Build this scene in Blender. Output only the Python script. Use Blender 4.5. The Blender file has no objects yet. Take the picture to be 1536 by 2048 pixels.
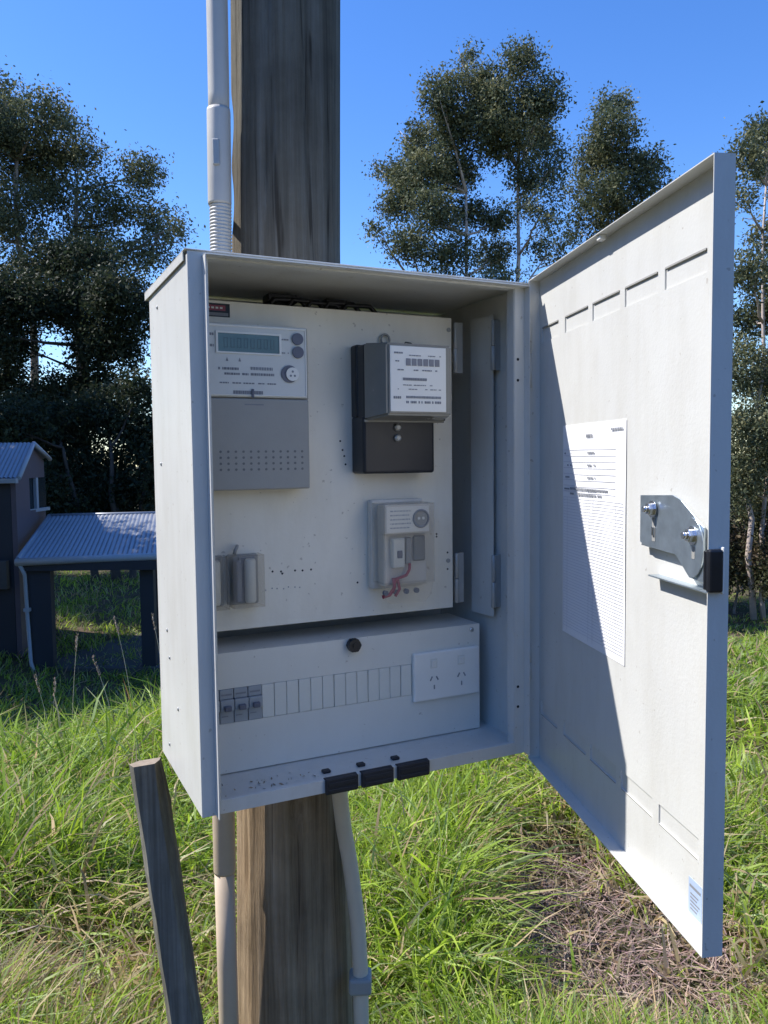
import bpy, bmesh, math, random
import numpy as np
from mathutils import Vector, Matrix

random.seed(7)
rng = np.random.default_rng(11)
sc = bpy.context.scene
COL = sc.collection

# ------------------------------------------------------------------ camera
ZC = 1.55                                   # eye height above the ground at the pole
PITCH, ROLL, FPX = 0.06601, -0.01125, 1610.23
cam_data = bpy.data.cameras.new("camera")
cam_data.sensor_fit = 'VERTICAL'
cam_data.sensor_height = 24.0
cam_data.lens = FPX / 2048.0 * 24.0
cam_data.clip_start = 0.05
cam_data.clip_end = 2000.0
cam = bpy.data.objects.new("camera", cam_data)
COL.objects.link(cam)
f_ = Vector((0, math.cos(PITCH), -math.sin(PITCH)))
u_ = Vector((0, math.sin(PITCH), math.cos(PITCH)))
x_ = Vector((1, 0, 0))
X_ = math.cos(ROLL) * x_ + math.sin(ROLL) * u_
U_ = -math.sin(ROLL) * x_ + math.cos(ROLL) * u_
mw = Matrix((X_, U_, -f_)).transposed().to_4x4()
mw.translation = (0, 0, ZC)
cam.matrix_world = mw
sc.camera = cam

# ------------------------------------------------------------------ sky, sun, exposure
SUN_DIR = Vector((-0.62694, 0.0955, 0.77319)).normalized()
SUN_EL = math.asin(SUN_DIR.z)
SUN_AZ = math.atan2(SUN_DIR.x, SUN_DIR.y)
world = bpy.data.worlds.new("World")
sc.world = world
world.use_nodes = True
wn = world.node_tree
wn.nodes.clear()
sky = wn.nodes.new('ShaderNodeTexSky')
sky.sky_type = 'NISHITA'
sky.sun_disc = False
sky.sun_elevation = SUN_EL
sky.sun_rotation = SUN_AZ
sky.altitude = 200
sky.air_density = 1.0
sky.dust_density = 0.25
sky.ozone_density = 4.0
bg = wn.nodes.new('ShaderNodeBackground')
bg.inputs['Strength'].default_value = 0.105
wo = wn.nodes.new('ShaderNodeOutputWorld')
hs_ = wn.nodes.new('ShaderNodeHueSaturation')
hs_.inputs['Saturation'].default_value = 1.25
hs_.inputs['Hue'].default_value = 0.511
wn.links.new(sky.outputs[0], hs_.inputs['Color'])
wn.links.new(hs_.outputs[0], bg.inputs[0])
wn.links.new(bg.outputs[0], wo.inputs[0])

sun_d = bpy.data.lights.new("sun", 'SUN')
sun_d.energy = 2.95
sun_d.angle = math.radians(0.5)
sun_d.color = (1.0, 0.965, 0.93)
sun = bpy.data.objects.new("sun", sun_d)
COL.objects.link(sun)
sun.rotation_euler = SUN_DIR.to_track_quat('Z', 'Y').to_euler()
sun.location = (-6, 1, 9)

sc.view_settings.view_transform = 'Standard'
sc.view_settings.look = 'None'
sc.view_settings.exposure = 1.24
sc.view_settings.gamma = 1.0
sc.view_settings.use_curve_mapping = False
sc.render.engine = 'CYCLES'
sc.cycles.max_bounces = 7
sc.cycles.diffuse_bounces = 4
sc.cycles.transparent_max_bounces = 8
sc.cycles.use_denoising = True
sc.cycles.sample_clamp_indirect = 6.0


# ------------------------------------------------------------------ helpers
def tag(o, label=None, cat=None, group=None, kind=None):
    if label: o['label'] = label
    if cat: o['category'] = cat
    if group: o['group'] = group
    if kind: o['kind'] = kind
    return o


def empty(name, mat, label, cat, group=None, size=0.1):
    o = bpy.data.objects.new(name, None)
    o.empty_display_size = size
    COL.objects.link(o)
    o.matrix_world = mat
    return tag(o, label, cat, group)


class MB:
    """collects shapes in one bmesh"""
    def __init__(self):
        self.bm = bmesh.new()

    def box(self, x0, x1, y0, y1, z0, z1, bev=0.0, seg=1, rot=None, mi=0):
        r = bmesh.ops.create_cube(self.bm, size=1.0)
        vs = r['verts']
        c = Vector(((x0 + x1) / 2, (y0 + y1) / 2, (z0 + z1) / 2))
        s = Vector((abs(x1 - x0), abs(y1 - y0), abs(z1 - z0)))
        for v in vs:
            p = Vector((v.co.x * s.x, v.co.y * s.y, v.co.z * s.z))
            if rot is not None: p = rot @ p
            v.co = p + c
        fs = {f for v in vs for f in v.link_faces}
        for f in fs: f.material_index = mi
        if bev > 0:
            es = list({e for v in vs for e in v.link_edges})
            bmesh.ops.bevel(self.bm, geom=es, offset=bev, segments=seg, affect='EDGES', profile=0.5)
        return self

    def tube(self, pts, radii, n=16, caps=True, mi=0, smooth=True, squash=None):
        bm = self.bm
        pts = [Vector(p) for p in pts]
        if not hasattr(radii, '__len__'): radii = [radii] * len(pts)
        rings = []
        prev = None
        for i, p in enumerate(pts):
            if i == 0: t = pts[1] - p
            elif i == len(pts) - 1: t = p - pts[-2]
            else: t = pts[i + 1] - pts[i - 1]
            if t.length < 1e-9: t = Vector((0, 0, 1))
            t.normalize()
            if prev is None:
                a = Vector((1, 0, 0)) if abs(t.x) < 0.9 else Vector((0, 1, 0))
                e1 = (a - t * a.dot(t)).normalized()
            else:
                e1 = (prev - t * prev.dot(t)).normalized()
            prev = e1
            e2 = t.cross(e1)
            rr = radii[i]
            ring = []
            for k in range(n):
                a = 2 * math.pi * k / n
                k2 = squash if squash else 1.0
                ring.append(bm.verts.new(p + e1 * (math.cos(a) * rr) + e2 * (math.sin(a) * rr * k2)))
            rings.append(ring)
        for i in range(len(rings) - 1):
            for k in range(n):
                f = bm.faces.new((rings[i][k], rings[i][(k + 1) % n], rings[i + 1][(k + 1) % n], rings[i + 1][k]))
                f.smooth = smooth
                f.material_index = mi
        if caps:
            for ring, rev in ((rings[0], True), (rings[-1], False)):
                f = bm.faces.new(list(reversed(ring)) if rev else ring)
                f.material_index = mi
        return self

    def prism(self, poly, y0, y1, bev=0.0, mi=0):
        """poly = [(x,z)...] extruded along y"""
        bm = self.bm
        a = [bm.verts.new((x, y0, z)) for x, z in poly]
        b = [bm.verts.new((x, y1, z)) for x, z in poly]
        n = len(poly)
        fs = [bm.faces.new(a), bm.faces.new(list(reversed(b)))]
        for i in range(n):
            fs.append(bm.faces.new((a[i], b[i], b[(i + 1) % n], a[(i + 1) % n])))
        for f in fs: f.material_index = mi
        if bev > 0:
            es = list({e for v in a + b for e in v.link_edges})
            bmesh.ops.bevel(bm, geom=es, offset=bev, segments=1, affect='EDGES')
        return self

    def quad(self, *p, mi=0):
        f = self.bm.faces.new([self.bm.verts.new(q) for q in p])
        f.material_index = mi
        return self

    def build(self, name, mats, parent=None, recalc=True, smooth_angle=None):
        if recalc: bmesh.ops.recalc_face_normals(self.bm, faces=self.bm.faces)
        me = bpy.data.meshes.new(name)
        self.bm.to_mesh(me)
        self.bm.free()
        if not isinstance(mats, (list, tuple)): mats = [mats]
        for m in mats: me.materials.append(m)
        o = bpy.data.objects.new(name, me)
        COL.objects.link(o)
        if parent is not None: o.parent = parent
        return o


def cyl(x, z, r, y0, y1, n=16, mb=None):
    mb = mb or MB()
    return mb.tube([(x, y0, z), (x, y1, z)], r, n)


# ------------------------------------------------------------------ materials
def new_mat(name):
    m = bpy.data.materials.new(name)
    m.use_nodes = True
    nt = m.node_tree
    b = nt.nodes['Principled BSDF']
    return m, nt, b


def nd(nt, t, **kw):
    n = nt.nodes.new(t)
    for k, v in kw.items():
        if k.startswith('_'): setattr(n, k[1:], v)
        else: n.inputs[k].default_value = v
    return n


def ramp(nt, fac, stops):
    r = nt.nodes.new('ShaderNodeValToRGB')
    e = r.color_ramp.elements
    while len(e) < len(stops): e.new(0.5)
    for i, (p, c) in enumerate(stops):
        e[i].position = p
        e[i].color = (c[0], c[1], c[2], 1)
    nt.links.new(fac, r.inputs[0])
    return r


def plain(name, col, rough=0.5, metal=0.0, var=0.06, scale=30.0, bump=0.0, bscale=400.0, spec=0.5, coat=0.0, trans=0.0, smudge=0.0):
    m, nt, b = new_mat(name)
    tc = nt.nodes.new('ShaderNodeTexCoord')
    nz = nd(nt, 'ShaderNodeTexNoise', Scale=scale, Detail=6.0, Roughness=0.6)
    nt.links.new(tc.outputs['Object'], nz.inputs['Vector'])
    lo = [c * (1 - var) for c in col]
    hi = [min(1, c * (1 + var)) for c in col]
    r = ramp(nt, nz.outputs['Fac'], [(0.3, lo), (0.7, hi)])
    last = r.outputs[0]
    if smudge > 0:
        mp = nt.nodes.new('ShaderNodeMapping')
        mp.inputs['Scale'].default_value = (9, 9, 2.2)
        nt.links.new(tc.outputs['Object'], mp.inputs[0])
        n2 = nd(nt, 'ShaderNodeTexNoise', Scale=2.2, Detail=8.0, Roughness=0.7)
        nt.links.new(mp.outputs[0], n2.inputs['Vector'])
        r2 = ramp(nt, n2.outputs['Fac'], [(0.45, (0, 0, 0)), (0.75, (1, 1, 1))])
        mx = nt.nodes.new('ShaderNodeMix')
        mx.data_type = 'RGBA'
        mx.blend_type = 'MULTIPLY'
        mul = nd(nt, 'ShaderNodeMath', _operation='MULTIPLY')
        mul.inputs[1].default_value = smudge
        nt.links.new(r2.outputs[0], mul.inputs[0])
        nt.links.new(mul.outputs[0], mx.inputs[0])
        nt.links.new(last, mx.inputs[6])
        mx.inputs[7].default_value = (0.72, 0.68, 0.6, 1)
        last = mx.outputs[2]
    if smudge > 0:
        n6 = nd(nt, 'ShaderNodeTexNoise', Scale=95.0, Detail=2.0)
        nt.links.new(tc.outputs['Object'], n6.inputs['Vector'])
        r6 = ramp(nt, n6.outputs['Fac'], [(0.70, (0, 0, 0)), (0.735, (1, 1, 1))])
        mm = nt.nodes.new('ShaderNodeMix')
        mm.data_type = 'RGBA'
        m7 = nd(nt, 'ShaderNodeMath', _operation='MULTIPLY')
        m7.inputs[1].default_value = 0.45
        nt.links.new(r6.outputs[0], m7.inputs[0])
        nt.links.new(m7.outputs[0], mm.inputs[0])
        nt.links.new(last, mm.inputs[6])
        mm.inputs[7].default_value = (0.30, 0.25, 0.19, 1)
        last = mm.outputs[2]
    nt.links.new(last, b.inputs['Base Color'])
    rr = ramp(nt, nz.outputs['Fac'], [(0.2, (rough * 0.85,) * 3), (0.8, (min(1, rough * 1.15),) * 3)])
    nt.links.new(rr.outputs[0], b.inputs['Roughness'])
    b.inputs['Metallic'].default_value = metal
    b.inputs['Specular IOR Level'].default_value = spec
    b.inputs['Coat Weight'].default_value = coat
    b.inputs['Transmission Weight'].default_value = trans
    if bump > 0:
        n3 = nd(nt, 'ShaderNodeTexNoise', Scale=bscale, Detail=2.0)
        nt.links.new(tc.outputs['Object'], n3.inputs['Vector'])
        bp = nd(nt, 'ShaderNodeBump', Strength=bump, Distance=0.002)
        nt.links.new(n3.outputs['Fac'], bp.inputs['Height'])
        nt.links.new(bp.outputs[0], b.inputs['Normal'])
    return m


M = {}
M['paint'] = plain('grey_powder_coat', (0.655, 0.652, 0.61), 0.42, var=0.035, scale=6, bump=0.10, bscale=260, smudge=0.32)
M['panel'] = plain('meter_panel_board', (0.88, 0.835, 0.72), 0.33, var=0.05, scale=5, bump=0.12, bscale=120, smudge=0.25)
M['boardgrey'] = plain('board_grey_paint', (0.77, 0.755, 0.68), 0.34, var=0.03, scale=6, bump=0.08, bscale=260, smudge=0.12)
M['plasticgrey'] = plain('grey_plastic', (0.35, 0.345, 0.315), 0.5, var=0.03, bump=0.06)
M['meterface'] = plain('meter_face_print', (0.68, 0.69, 0.65), 0.35, var=0.03)
M['whiteplastic'] = plain('white_plastic', (0.86, 0.85, 0.79), 0.32, var=0.02)
M['blank'] = plain('blanking_plastic', (0.76, 0.75, 0.67), 0.38, var=0.03)
M['black'] = plain('black_plastic', (0.012, 0.013, 0.017), 0.38, var=0.2)
M['rubber'] = plain('dark_rubber', (0.02, 0.022, 0.028), 0.6, var=0.2)
M['cover'] = plain('smoke_grey_cover', (0.25, 0.245, 0.215), 0.25, var=0.05)
M['zinc'] = plain('zinc_plate', (0.52, 0.60, 0.66), 0.33, metal=0.85, var=0.12, scale=60)
M['steel'] = plain('bright_steel', (0.75, 0.75, 0.75), 0.22, metal=1.0, var=0.1)
M['dullsteel'] = plain('dull_hinge_steel', (0.40, 0.41, 0.40), 0.45, metal=0.3, var=0.1)
M['paper'] = plain('white_paper', (0.88, 0.88, 0.88), 0.7, var=0.015, scale=20)
M['ink'] = plain('printed_ink', (0.10, 0.10, 0.12), 0.7, var=0.1)
M['palerule'] = plain('pale_grey_ink', (0.62, 0.62, 0.66), 0.7, var=0.05)
M['midink'] = plain('mid_grey_ink', (0.24, 0.25, 0.27), 0.7, var=0.1)
M['lcd'] = plain('lcd_glass', (0.12, 0.20, 0.21), 0.18, var=0.1)
M['lcdseg'] = plain('lcd_segment', (0.075, 0.125, 0.135), 0.3)
M['button'] = plain('slate_button', (0.13, 0.14, 0.18), 0.4)
M['red'] = plain('red_print', (0.30, 0.05, 0.07), 0.4)
M['redwire'] = plain('red_wire', (0.42, 0.05, 0.07), 0.4)
M['clearish'] = plain('clear_polycarbonate', (0.72, 0.68, 0.60), 0.15, var=0.05, trans=0.0)
M['bluelabel'] = plain('pale_blue_label', (0.42, 0.52, 0.68), 0.45, var=0.08)
M['conduit'] = plain('grey_conduit', (0.58, 0.56, 0.51), 0.45, var=0.06, scale=12, bump=0.05)
M['beige'] = plain('beige_conduit', (0.60, 0.48, 0.35), 0.5, var=0.08, scale=10, bump=0.05)
M['duct'] = plain('pale_cable_duct', (0.72, 0.61, 0.46), 0.5, var=0.06, scale=10)
M['breaker'] = plain('breaker_body', (0.36, 0.39, 0.41), 0.35, var=0.05)
M['hole'] = plain('painted_hole_shade', (0.015, 0.015, 0.018), 0.8)  # dark discs use this: the shade inside holes put into the colour

# clear cover glass-like
m, nt, b = new_mat('clear_cover')
b.inputs['Base Color'].default_value = (0.93, 0.92, 0.90, 1)
b.inputs['Roughness'].default_value = 0.08
tr = nt.nodes.new('ShaderNodeBsdfTransparent')
tr.inputs[0].default_value = (0.95, 0.94, 0.92, 1)
mx = nt.nodes.new('ShaderNodeMixShader')
mx.inputs[0].default_value = 0.07
nt.links.new(tr.outputs[0], mx.inputs[1])
nt.links.new(b.outputs[0], mx.inputs[2])
nt.links.new(mx.outputs[0], nt.nodes['Material Output'].inputs[0])
M['clear'] = m


def wood(name, c1, c2, c3, zs=0.6, bump=0.6, streak=26.0, upper_tint=None):
    m, nt, b = new_mat(name)
    tc = nt.nodes.new('ShaderNodeTexCoord')
    mp = nt.nodes.new('ShaderNodeMapping')
    mp.inputs['Scale'].default_value = (1, 1, 0.035 * zs)
    nt.links.new(tc.outputs['Object'], mp.inputs[0])
    n1 = nd(nt, 'ShaderNodeTexNoise', Scale=streak, Detail=12.0, Roughness=0.72, Distortion=0.25)
    nt.links.new(mp.outputs[0], n1.inputs['Vector'])
    n2 = nd(nt, 'ShaderNodeTexNoise', Scale=4.0, Detail=8.0, Roughness=0.65)
    nt.links.new(tc.outputs['Object'], n2.inputs['Vector'])
    r1 = ramp(nt, n1.outputs['Fac'], [(0.30, c1), (0.5, c2), (0.72, c3)])
    r2 = ramp(nt, n2.outputs['Fac'], [(0.35, (0.62, 0.62, 0.62)), (0.65, (1.1, 1.1, 1.1))])
    mx = nt.nodes.new('ShaderNodeMix')
    mx.data_type = 'RGBA'
    mx.blend_type = 'MULTIPLY'
    mx.inputs[0].default_value = 1.0
    nt.links.new(r1.outputs[0], mx.inputs[6])
    nt.links.new(r2.outputs[0], mx.inputs[7])
    nt.links.new(mx.outputs[2], b.inputs['Base Color'])
    if upper_tint:
        sx = nt.nodes.new('ShaderNodeSeparateXYZ')
        nt.links.new(tc.outputs['Object'], sx.inputs[0])
        ma = nd(nt, 'ShaderNodeMath', _operation='MULTIPLY_ADD')
        nt.links.new(n2.outputs['Fac'], ma.inputs[0])
        ma.inputs[1].default_value = 0.9
        nt.links.new(sx.outputs['Z'], ma.inputs[2])
        rg = ramp(nt, ma.outputs[0], [(0.0, (1, 1, 1)), (1.0, (1, 1, 1))])
        mr = nd(nt, 'ShaderNodeMapRange')
        mr.inputs['From Min'].default_value = 1.4
        mr.inputs['From Max'].default_value = 2.6
        nt.links.new(ma.outputs[0], mr.inputs['Value'])
        m3 = nt.nodes.new('ShaderNodeMix')
        m3.data_type = 'RGBA'
        m3.blend_type = 'MULTIPLY'
        nt.links.new(mr.outputs[0], m3.inputs[0])
        nt.links.new(mx.outputs[2], m3.inputs[6])
        m3.inputs[7].default_value = upper_tint  # cooler, darker tint multiplied in towards the top
        nt.links.new(m3.outputs[2], b.inputs['Base Color'])
        # dark vertical checks
        mp3 = nt.nodes.new('ShaderNodeMapping')
        mp3.inputs['Scale'].default_value = (1, 1, 0.03)
        nt.links.new(tc.outputs['Object'], mp3.inputs[0])
        n5 = nd(nt, 'ShaderNodeTexNoise', Scale=55.0, Detail=3.0, Distortion=0.6)
        nt.links.new(mp3.outputs[0], n5.inputs['Vector'])
        r5 = ramp(nt, n5.outputs['Fac'], [(0.30, (0.25, 0.22, 0.2)), (0.36, (1, 1, 1))])
        m4 = nt.nodes.new('ShaderNodeMix')
        m4.data_type = 'RGBA'
        m4.blend_type = 'MULTIPLY'
        m4.inputs[0].default_value = 0.8
        nt.links.new(m3.outputs[2], m4.inputs[6])
        nt.links.new(r5.outputs[0], m4.inputs[7])
        nt.links.new(m4.outputs[2], b.inputs['Base Color'])
    b.inputs['Roughness'].default_value = 0.85
    b.inputs['Specular IOR Level'].default_value = 0.2
    mp2 = nt.nodes.new('ShaderNodeMapping')
    mp2.inputs['Scale'].default_value = (1, 1, 0.10)
    nt.links.new(tc.outputs['Object'], mp2.inputs[0])
    n4 = nd(nt, 'ShaderNodeTexNoise', Scale=90.0, Detail=8.0, Roughness=0.7)
    nt.links.new(mp2.outputs[0], n4.inputs['Vector'])
    ad = nd(nt, 'ShaderNodeMath', _operation='ADD')
    nt.links.new(n1.outputs['Fac'], ad.inputs[0])
    nt.links.new(n4.outputs['Fac'], ad.inputs[1])
    bp = nd(nt, 'ShaderNodeBump', Strength=bump, Distance=0.006)
    nt.links.new(ad.outputs[0], bp.inputs['Height'])
    nt.links.new(bp.outputs[0], b.inputs['Normal'])
    return m


M['pole'] = wood('weathered_pole_timber', (0.13, 0.088, 0.050), (0.36, 0.262, 0.160), (0.60, 0.46, 0.31), bump=1.0, upper_tint=(0.48, 0.60, 0.76, 1))
M['stake'] = wood('grey_stake_timber', (0.12, 0.113, 0.090), (0.23, 0.218, 0.178), (0.42, 0.40, 0.33), bump=0.35, streak=60)
M['staketop'] = plain('cut_stake_end', (0.27, 0.215, 0.16), 0.8, var=0.2, scale=80)


def leaf_mat(name, trans=0.35, sat=1.0, gloss=0.45):
    m, nt, b = new_mat(name)
    at = nt.nodes.new('ShaderNodeAttribute')
    at.attribute_name = 'tint'
    nt.links.new(at.outputs['Color'], b.inputs['Base Color'])
    b.inputs['Roughness'].default_value = gloss
    b.inputs['Specular IOR Level'].default_value = 0.2
    t = nt.nodes.new('ShaderNodeBsdfTranslucent')
    g = nt.nodes.new('ShaderNodeHueSaturation')
    g.inputs['Value'].default_value = 1.35
    g.inputs['Saturation'].default_value = 1.1
    nt.links.new(at.outputs['Color'], g.inputs['Color'])
    nt.links.new(g.outputs[0], t.inputs[0])
    mx = nt.nodes.new('ShaderNodeMixShader')
    mx.inputs[0].default_value = trans
    nt.links.new(b.outputs[0], mx.inputs[1])
    nt.links.new(t.outputs[0], mx.inputs[2])
    nt.links.new(mx.outputs[0], nt.nodes['Material Output'].inputs[0])
    return m


M['grass'] = leaf_mat('grass_blade', 0.42, gloss=0.4)
M['leaf'] = leaf_mat('eucalyptus_leaf', 0.22, gloss=0.6)
M['straw'] = leaf_mat('dead_straw', 0.2, gloss=0.8)
M['bark'] = plain('gum_bark', (0.33, 0.27, 0.23), 0.8, var=0.35, scale=3, bump=0.3, bscale=12)
M['palebark'] = plain('pale_gum_bark', (0.50, 0.41, 0.35), 0.8, var=0.3, scale=2, bump=0.3, bscale=12)
M['darkbark'] = plain('dark_bark', (0.09, 0.075, 0.065), 0.85, var=0.35, scale=3, bump=0.3, bscale=12)

# ground: soil with dead straw near, grassy further
m, nt, b = new_mat('ground_soil_and_thatch')
tc = nt.nodes.new('ShaderNodeTexCoord')
n1 = nd(nt, 'ShaderNodeTexNoise', Scale=1.3, Detail=10.0, Roughness=0.7)
n2 = nd(nt, 'ShaderNodeTexNoise', Scale=45.0, Detail=8.0, Roughness=0.75)
nt.links.new(tc.outputs['Object'], n1.inputs['Vector'])
nt.links.new(tc.outputs['Object'], n2.inputs['Vector'])
ra = ramp(nt, n2.outputs['Fac'], [(0.32, (0.035, 0.025, 0.016)), (0.52, (0.13, 0.095, 0.065)), (0.70, (0.28, 0.21, 0.15))])
rb = ramp(nt, n2.outputs['Fac'], [(0.35, (0.025, 0.035, 0.012)), (0.65, (0.11, 0.12, 0.045))])
rm = ramp(nt, n1.outputs['Fac'], [(0.42, (0, 0, 0)), (0.58, (1, 1, 1))])
mx = nt.nodes.new('ShaderNodeMix')
mx.data_type = 'RGBA'
nt.links.new(rm.outputs[0], mx.inputs[0])
nt.links.new(ra.outputs[0], mx.inputs[6])
nt.links.new(rb.outputs[0], mx.inputs[7])
nt.links.new(mx.outputs[2], b.inputs['Base Color'])
b.inputs['Roughness'].default_value = 0.95
b.inputs['Specular IOR Level'].default_value = 0.1
bp = nd(nt, 'ShaderNodeBump', Strength=0.8, Distance=0.02)
nt.links.new(n2.outputs['Fac'], bp.inputs['Height'])
nt.links.new(bp.outputs[0], b.inputs['Normal'])
M['ground'] = m

M['roof'] = plain('blue_grey_steel_roof', (0.30, 0.32, 0.36), 0.36, metal=0.2, var=0.08, scale=1.5)
M['wallclad'] = plain('mauve_brown_cladding', (0.14, 0.105, 0.115), 0.6, var=0.08, scale=2)
M['shadeclad'] = plain('shade_dark_cladding', (0.035, 0.037, 0.045), 0.6, var=0.1, scale=2)  # shade on the house faces and carport put into this dark colour
M['gutter'] = plain('pale_gutter', (0.38, 0.40, 0.42), 0.45, var=0.05)
M['openingdark'] = plain('opening_shade_pane', (0.02, 0.03, 0.035), 0.08, var=0.1)
M['concrete'] = plain('dim_concrete', (0.10, 0.09, 0.08), 0.9, var=0.2, scale=2)


# ------------------------------------------------------------------ ground
def smooth(t):
    t = np.clip(t, 0, 1)
    return t * t * (3 - 2 * t)


def gz(x, y):
    x = np.asarray(x, float); y = np.asarray(y, float)
    t = np.clip((x / np.maximum(y, 1.0) + 0.48) / 0.96, 0, 1)
    y0 = 3.35 + 2.75 * t
    y1 = 13.5 + 9 * t
    dd = 3.10 + 0.75 * t
    s = np.clip((y - y0) / (y1 - y0), 0, 1)
    g = -dd * (1 - (1 - s) ** 1.35) * smooth(s * 9)
    back = smooth((y - y1) / 14.0) * 0.55 * (1 - t)
    g = g + back
    g = g + 0.035 * np.sin(x * 2.1 + 1) * np.cos(y * 1.7) + 0.02 * np.sin(x * 5.3 + y * 3.1)
    return g


def grid_mesh(name, xs, ys, mat):
    X, Y = np.meshgrid(xs, ys)
    Z = gz(X, Y)
    co = np.stack([X, Y, Z], -1).reshape(-1, 3)
    nx, ny = len(xs), len(ys)
    i, j = np.meshgrid(np.arange(nx - 1), np.arange(ny - 1))
    a = (j * nx + i).ravel()
    q = np.stack([a, a + 1, a + 1 + nx, a + nx], -1)
    me = bpy.data.meshes.new(name)
    me.from_pydata(co.tolist(), [], q.tolist())
    me.materials.append(mat)
    for p in me.polygons: p.use_smooth = True
    o = bpy.data.objects.new(name, me)
    COL.objects.link(o)
    return o


def spaced(a, b, near, n):
    t = np.linspace(-1, 1, n)
    s = np.sign(t) * np.abs(t) ** 3.2
    return np.where(s < 0, -s * a, s * b)


gx = spaced(-500, 500, 0, 150)
gy = np.concatenate([-spaced(0, 60, 0, 31)[15:][::-1], spaced(0, 700, 0, 181)[91:]])
ground = grid_mesh('ground', gx, gy, M['ground'])
tag(ground, kind='structure')


# ------------------------------------------------------------------ box frame
TH = 1.26099
YAW = 0.45035
B = Vector((-0.28008, 1.18449, -0.53931 + ZC))
BOXM = Matrix.Translation(B) @ Matrix.Rotation(YAW, 4, 'Z')
W, H, D = 0.600, 0.8434, 0.317
T = 0.0015


def at_box(a, dep, z):
    return BOXM @ Matrix.Translation((a, dep, z))


# ------------------------------------------------------------------ pole
def pole_profile(z):      # z above the ground; centre x at y=1.73, radius
    zr = z - ZC
    zs = [-1.9, -1.28, -0.8, 0.45, 0.96, 8.0]
    cx = [-0.214, -0.2133, -0.2115, -0.2005, -0.192, -0.13]
    rr = [0.134, 0.130, 0.1215, 0.1125, 0.1115, 0.095]
    return float(np.interp(zr, zs, cx)), float(np.interp(zr, zs, rr))


PY = 1.738
bm = bmesh.new()
NR, NZ = 96, 300
zz = np.concatenate([np.linspace(-0.3, 3.2, 260), np.linspace(3.3, 8.6, 40)])
rings = []
pr = np.random.default_rng(5)
phase = pr.uniform(0, 6.28, 24)
cracks = [(4.35, 1.0, 4.0, 0.010, 0.08), (4.95, 0.0, 1.9, 0.009, -0.05), (3.9, -0.2, 1.0, 0.007, 0.03), (4.62, 1.5, 5.0, 0.008, -0.10), (5.2, 1.9, 3.2, 0.007, 0.06), (4.1, 1.9, 4.0, 0.006, -0.04)]
for z in zz:
    cx, r0 = pole_profile(z)
    ring = []
    for k in range(NR):
        a = 2 * math.pi * k / NR
        r = r0
        for h in range(3, 24):
            r += 0.0016 / (h ** 0.35) * math.sin(h * a + phase[h] + 0.5 * math.sin(z * (0.5 + 0.11 * h) + h)) * (0.6 if h > 9 else 0.5)
        r += 0.0012 * math.sin(60 * a + 3 * math.sin(z * 2.0)) * (0.5 + 0.5 * math.sin(z * 1.3 + a * 3))
        for (ca, z0, z1, dep, slope) in cracks:
            if z0 < z < z1:
                aa = ca + slope * (z - z0) + 0.02 * math.sin(z * 9)
                dlt = (a - aa + math.pi) % (2 * math.pi) - math.pi
                tpr = min(1, (z - z0) / 0.3, (z1 - z) / 0.3)
                r -= dep * tpr * math.exp(-(dlt / 0.022) ** 2)
        # split notch on the left side just above the box
        if 2.02 < z < 2.33:
            dl = (a - 3.35 + math.pi) % (2 * math.pi) - math.pi
            r -= 0.006 * math.exp(-(dl / 0.25) ** 2) * (0.5 + 0.5 * math.sin(z * 40))
        # knot low on the front
        dk = math.hypot(((a - 4.95 + math.pi) % (2 * math.pi) - math.pi) * 0.12, (z - 0.83) * 0.8)
        r -= 0.010 * math.exp(-(dk / 0.018) ** 2) - 0.004 * math.exp(-(dk / 0.05) ** 2)
        ring.append(bm.verts.new((cx + r * math.cos(a), r * math.sin(a), z)))
    rings.append(ring)
for i in range(len(rings) - 1):
    for k in range(NR):
        f = bm.faces.new((rings[i][k], rings[i][(k + 1) % NR], rings[i + 1][(k + 1) % NR], rings[i + 1][k]))
        f.smooth = True
bm.faces.new(rings[-1])
me = bpy.data.meshes.new('timber_pole')
bm.to_mesh(me); bm.free()
me.materials.append(M['pole'])
pole = bpy.data.objects.new('timber_pole', me)
pole.location = (0, PY, 0)
COL.objects.link(pole)
tag(pole, 'thick weathered brown timber power pole standing behind the grey meter box', 'power pole')

# ------------------------------------------------------------------ conduits on the pole
def px_x(px, y, zr):      # world x of an upright line seen at pixel column px
    return 0.0


g = empty('grey_conduit', Matrix.Translation((-0.3215, 1.643, ZC)), 'grey plastic conduit on left side of pole above the box with corrugated section', 'conduit')
yc = 0.0
MB().tube([(0.003, 0, 0.66), (0.004, 0, 0.72), (0.0065, 0, 1.2), (0.010, 0, 2.6), (0.02, 0, 6.4)], [0.0208, 0.0208, 0.0208, 0.0208, 0.0208], 28).build('pipe', M['conduit'], g)
MB().tube([(0.001, 0, 0.508), (0.001, 0, 0.513), (0.003, 0, 0.688), (0.003, 0, 0.694)], [0.0226, 0.0233, 0.0233, 0.0226], 28).build('coupling', M['conduit'], g)
MB().box(-0.006, 0.008, -0.0275, -0.021, 0.578, 0.628, 0.002).build('saddle_clip', M['dullsteel'], g)
pts, rad = [], []
z = 0.28
k = 0
while z < 0.512:
    ph = (z * 1.0) / 0.0068 * 2 * math.pi
    pts.append((-0.001 + 0.004 * (z - 0.28) / 0.28, 0.0, z))
    rad.append(0.0212 + 0.0010 * math.sin(ph))
    z += 0.0068 / 6
MB().tube(pts, rad, 24).build('corrugated_sleeve', M['conduit'], g)

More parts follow.
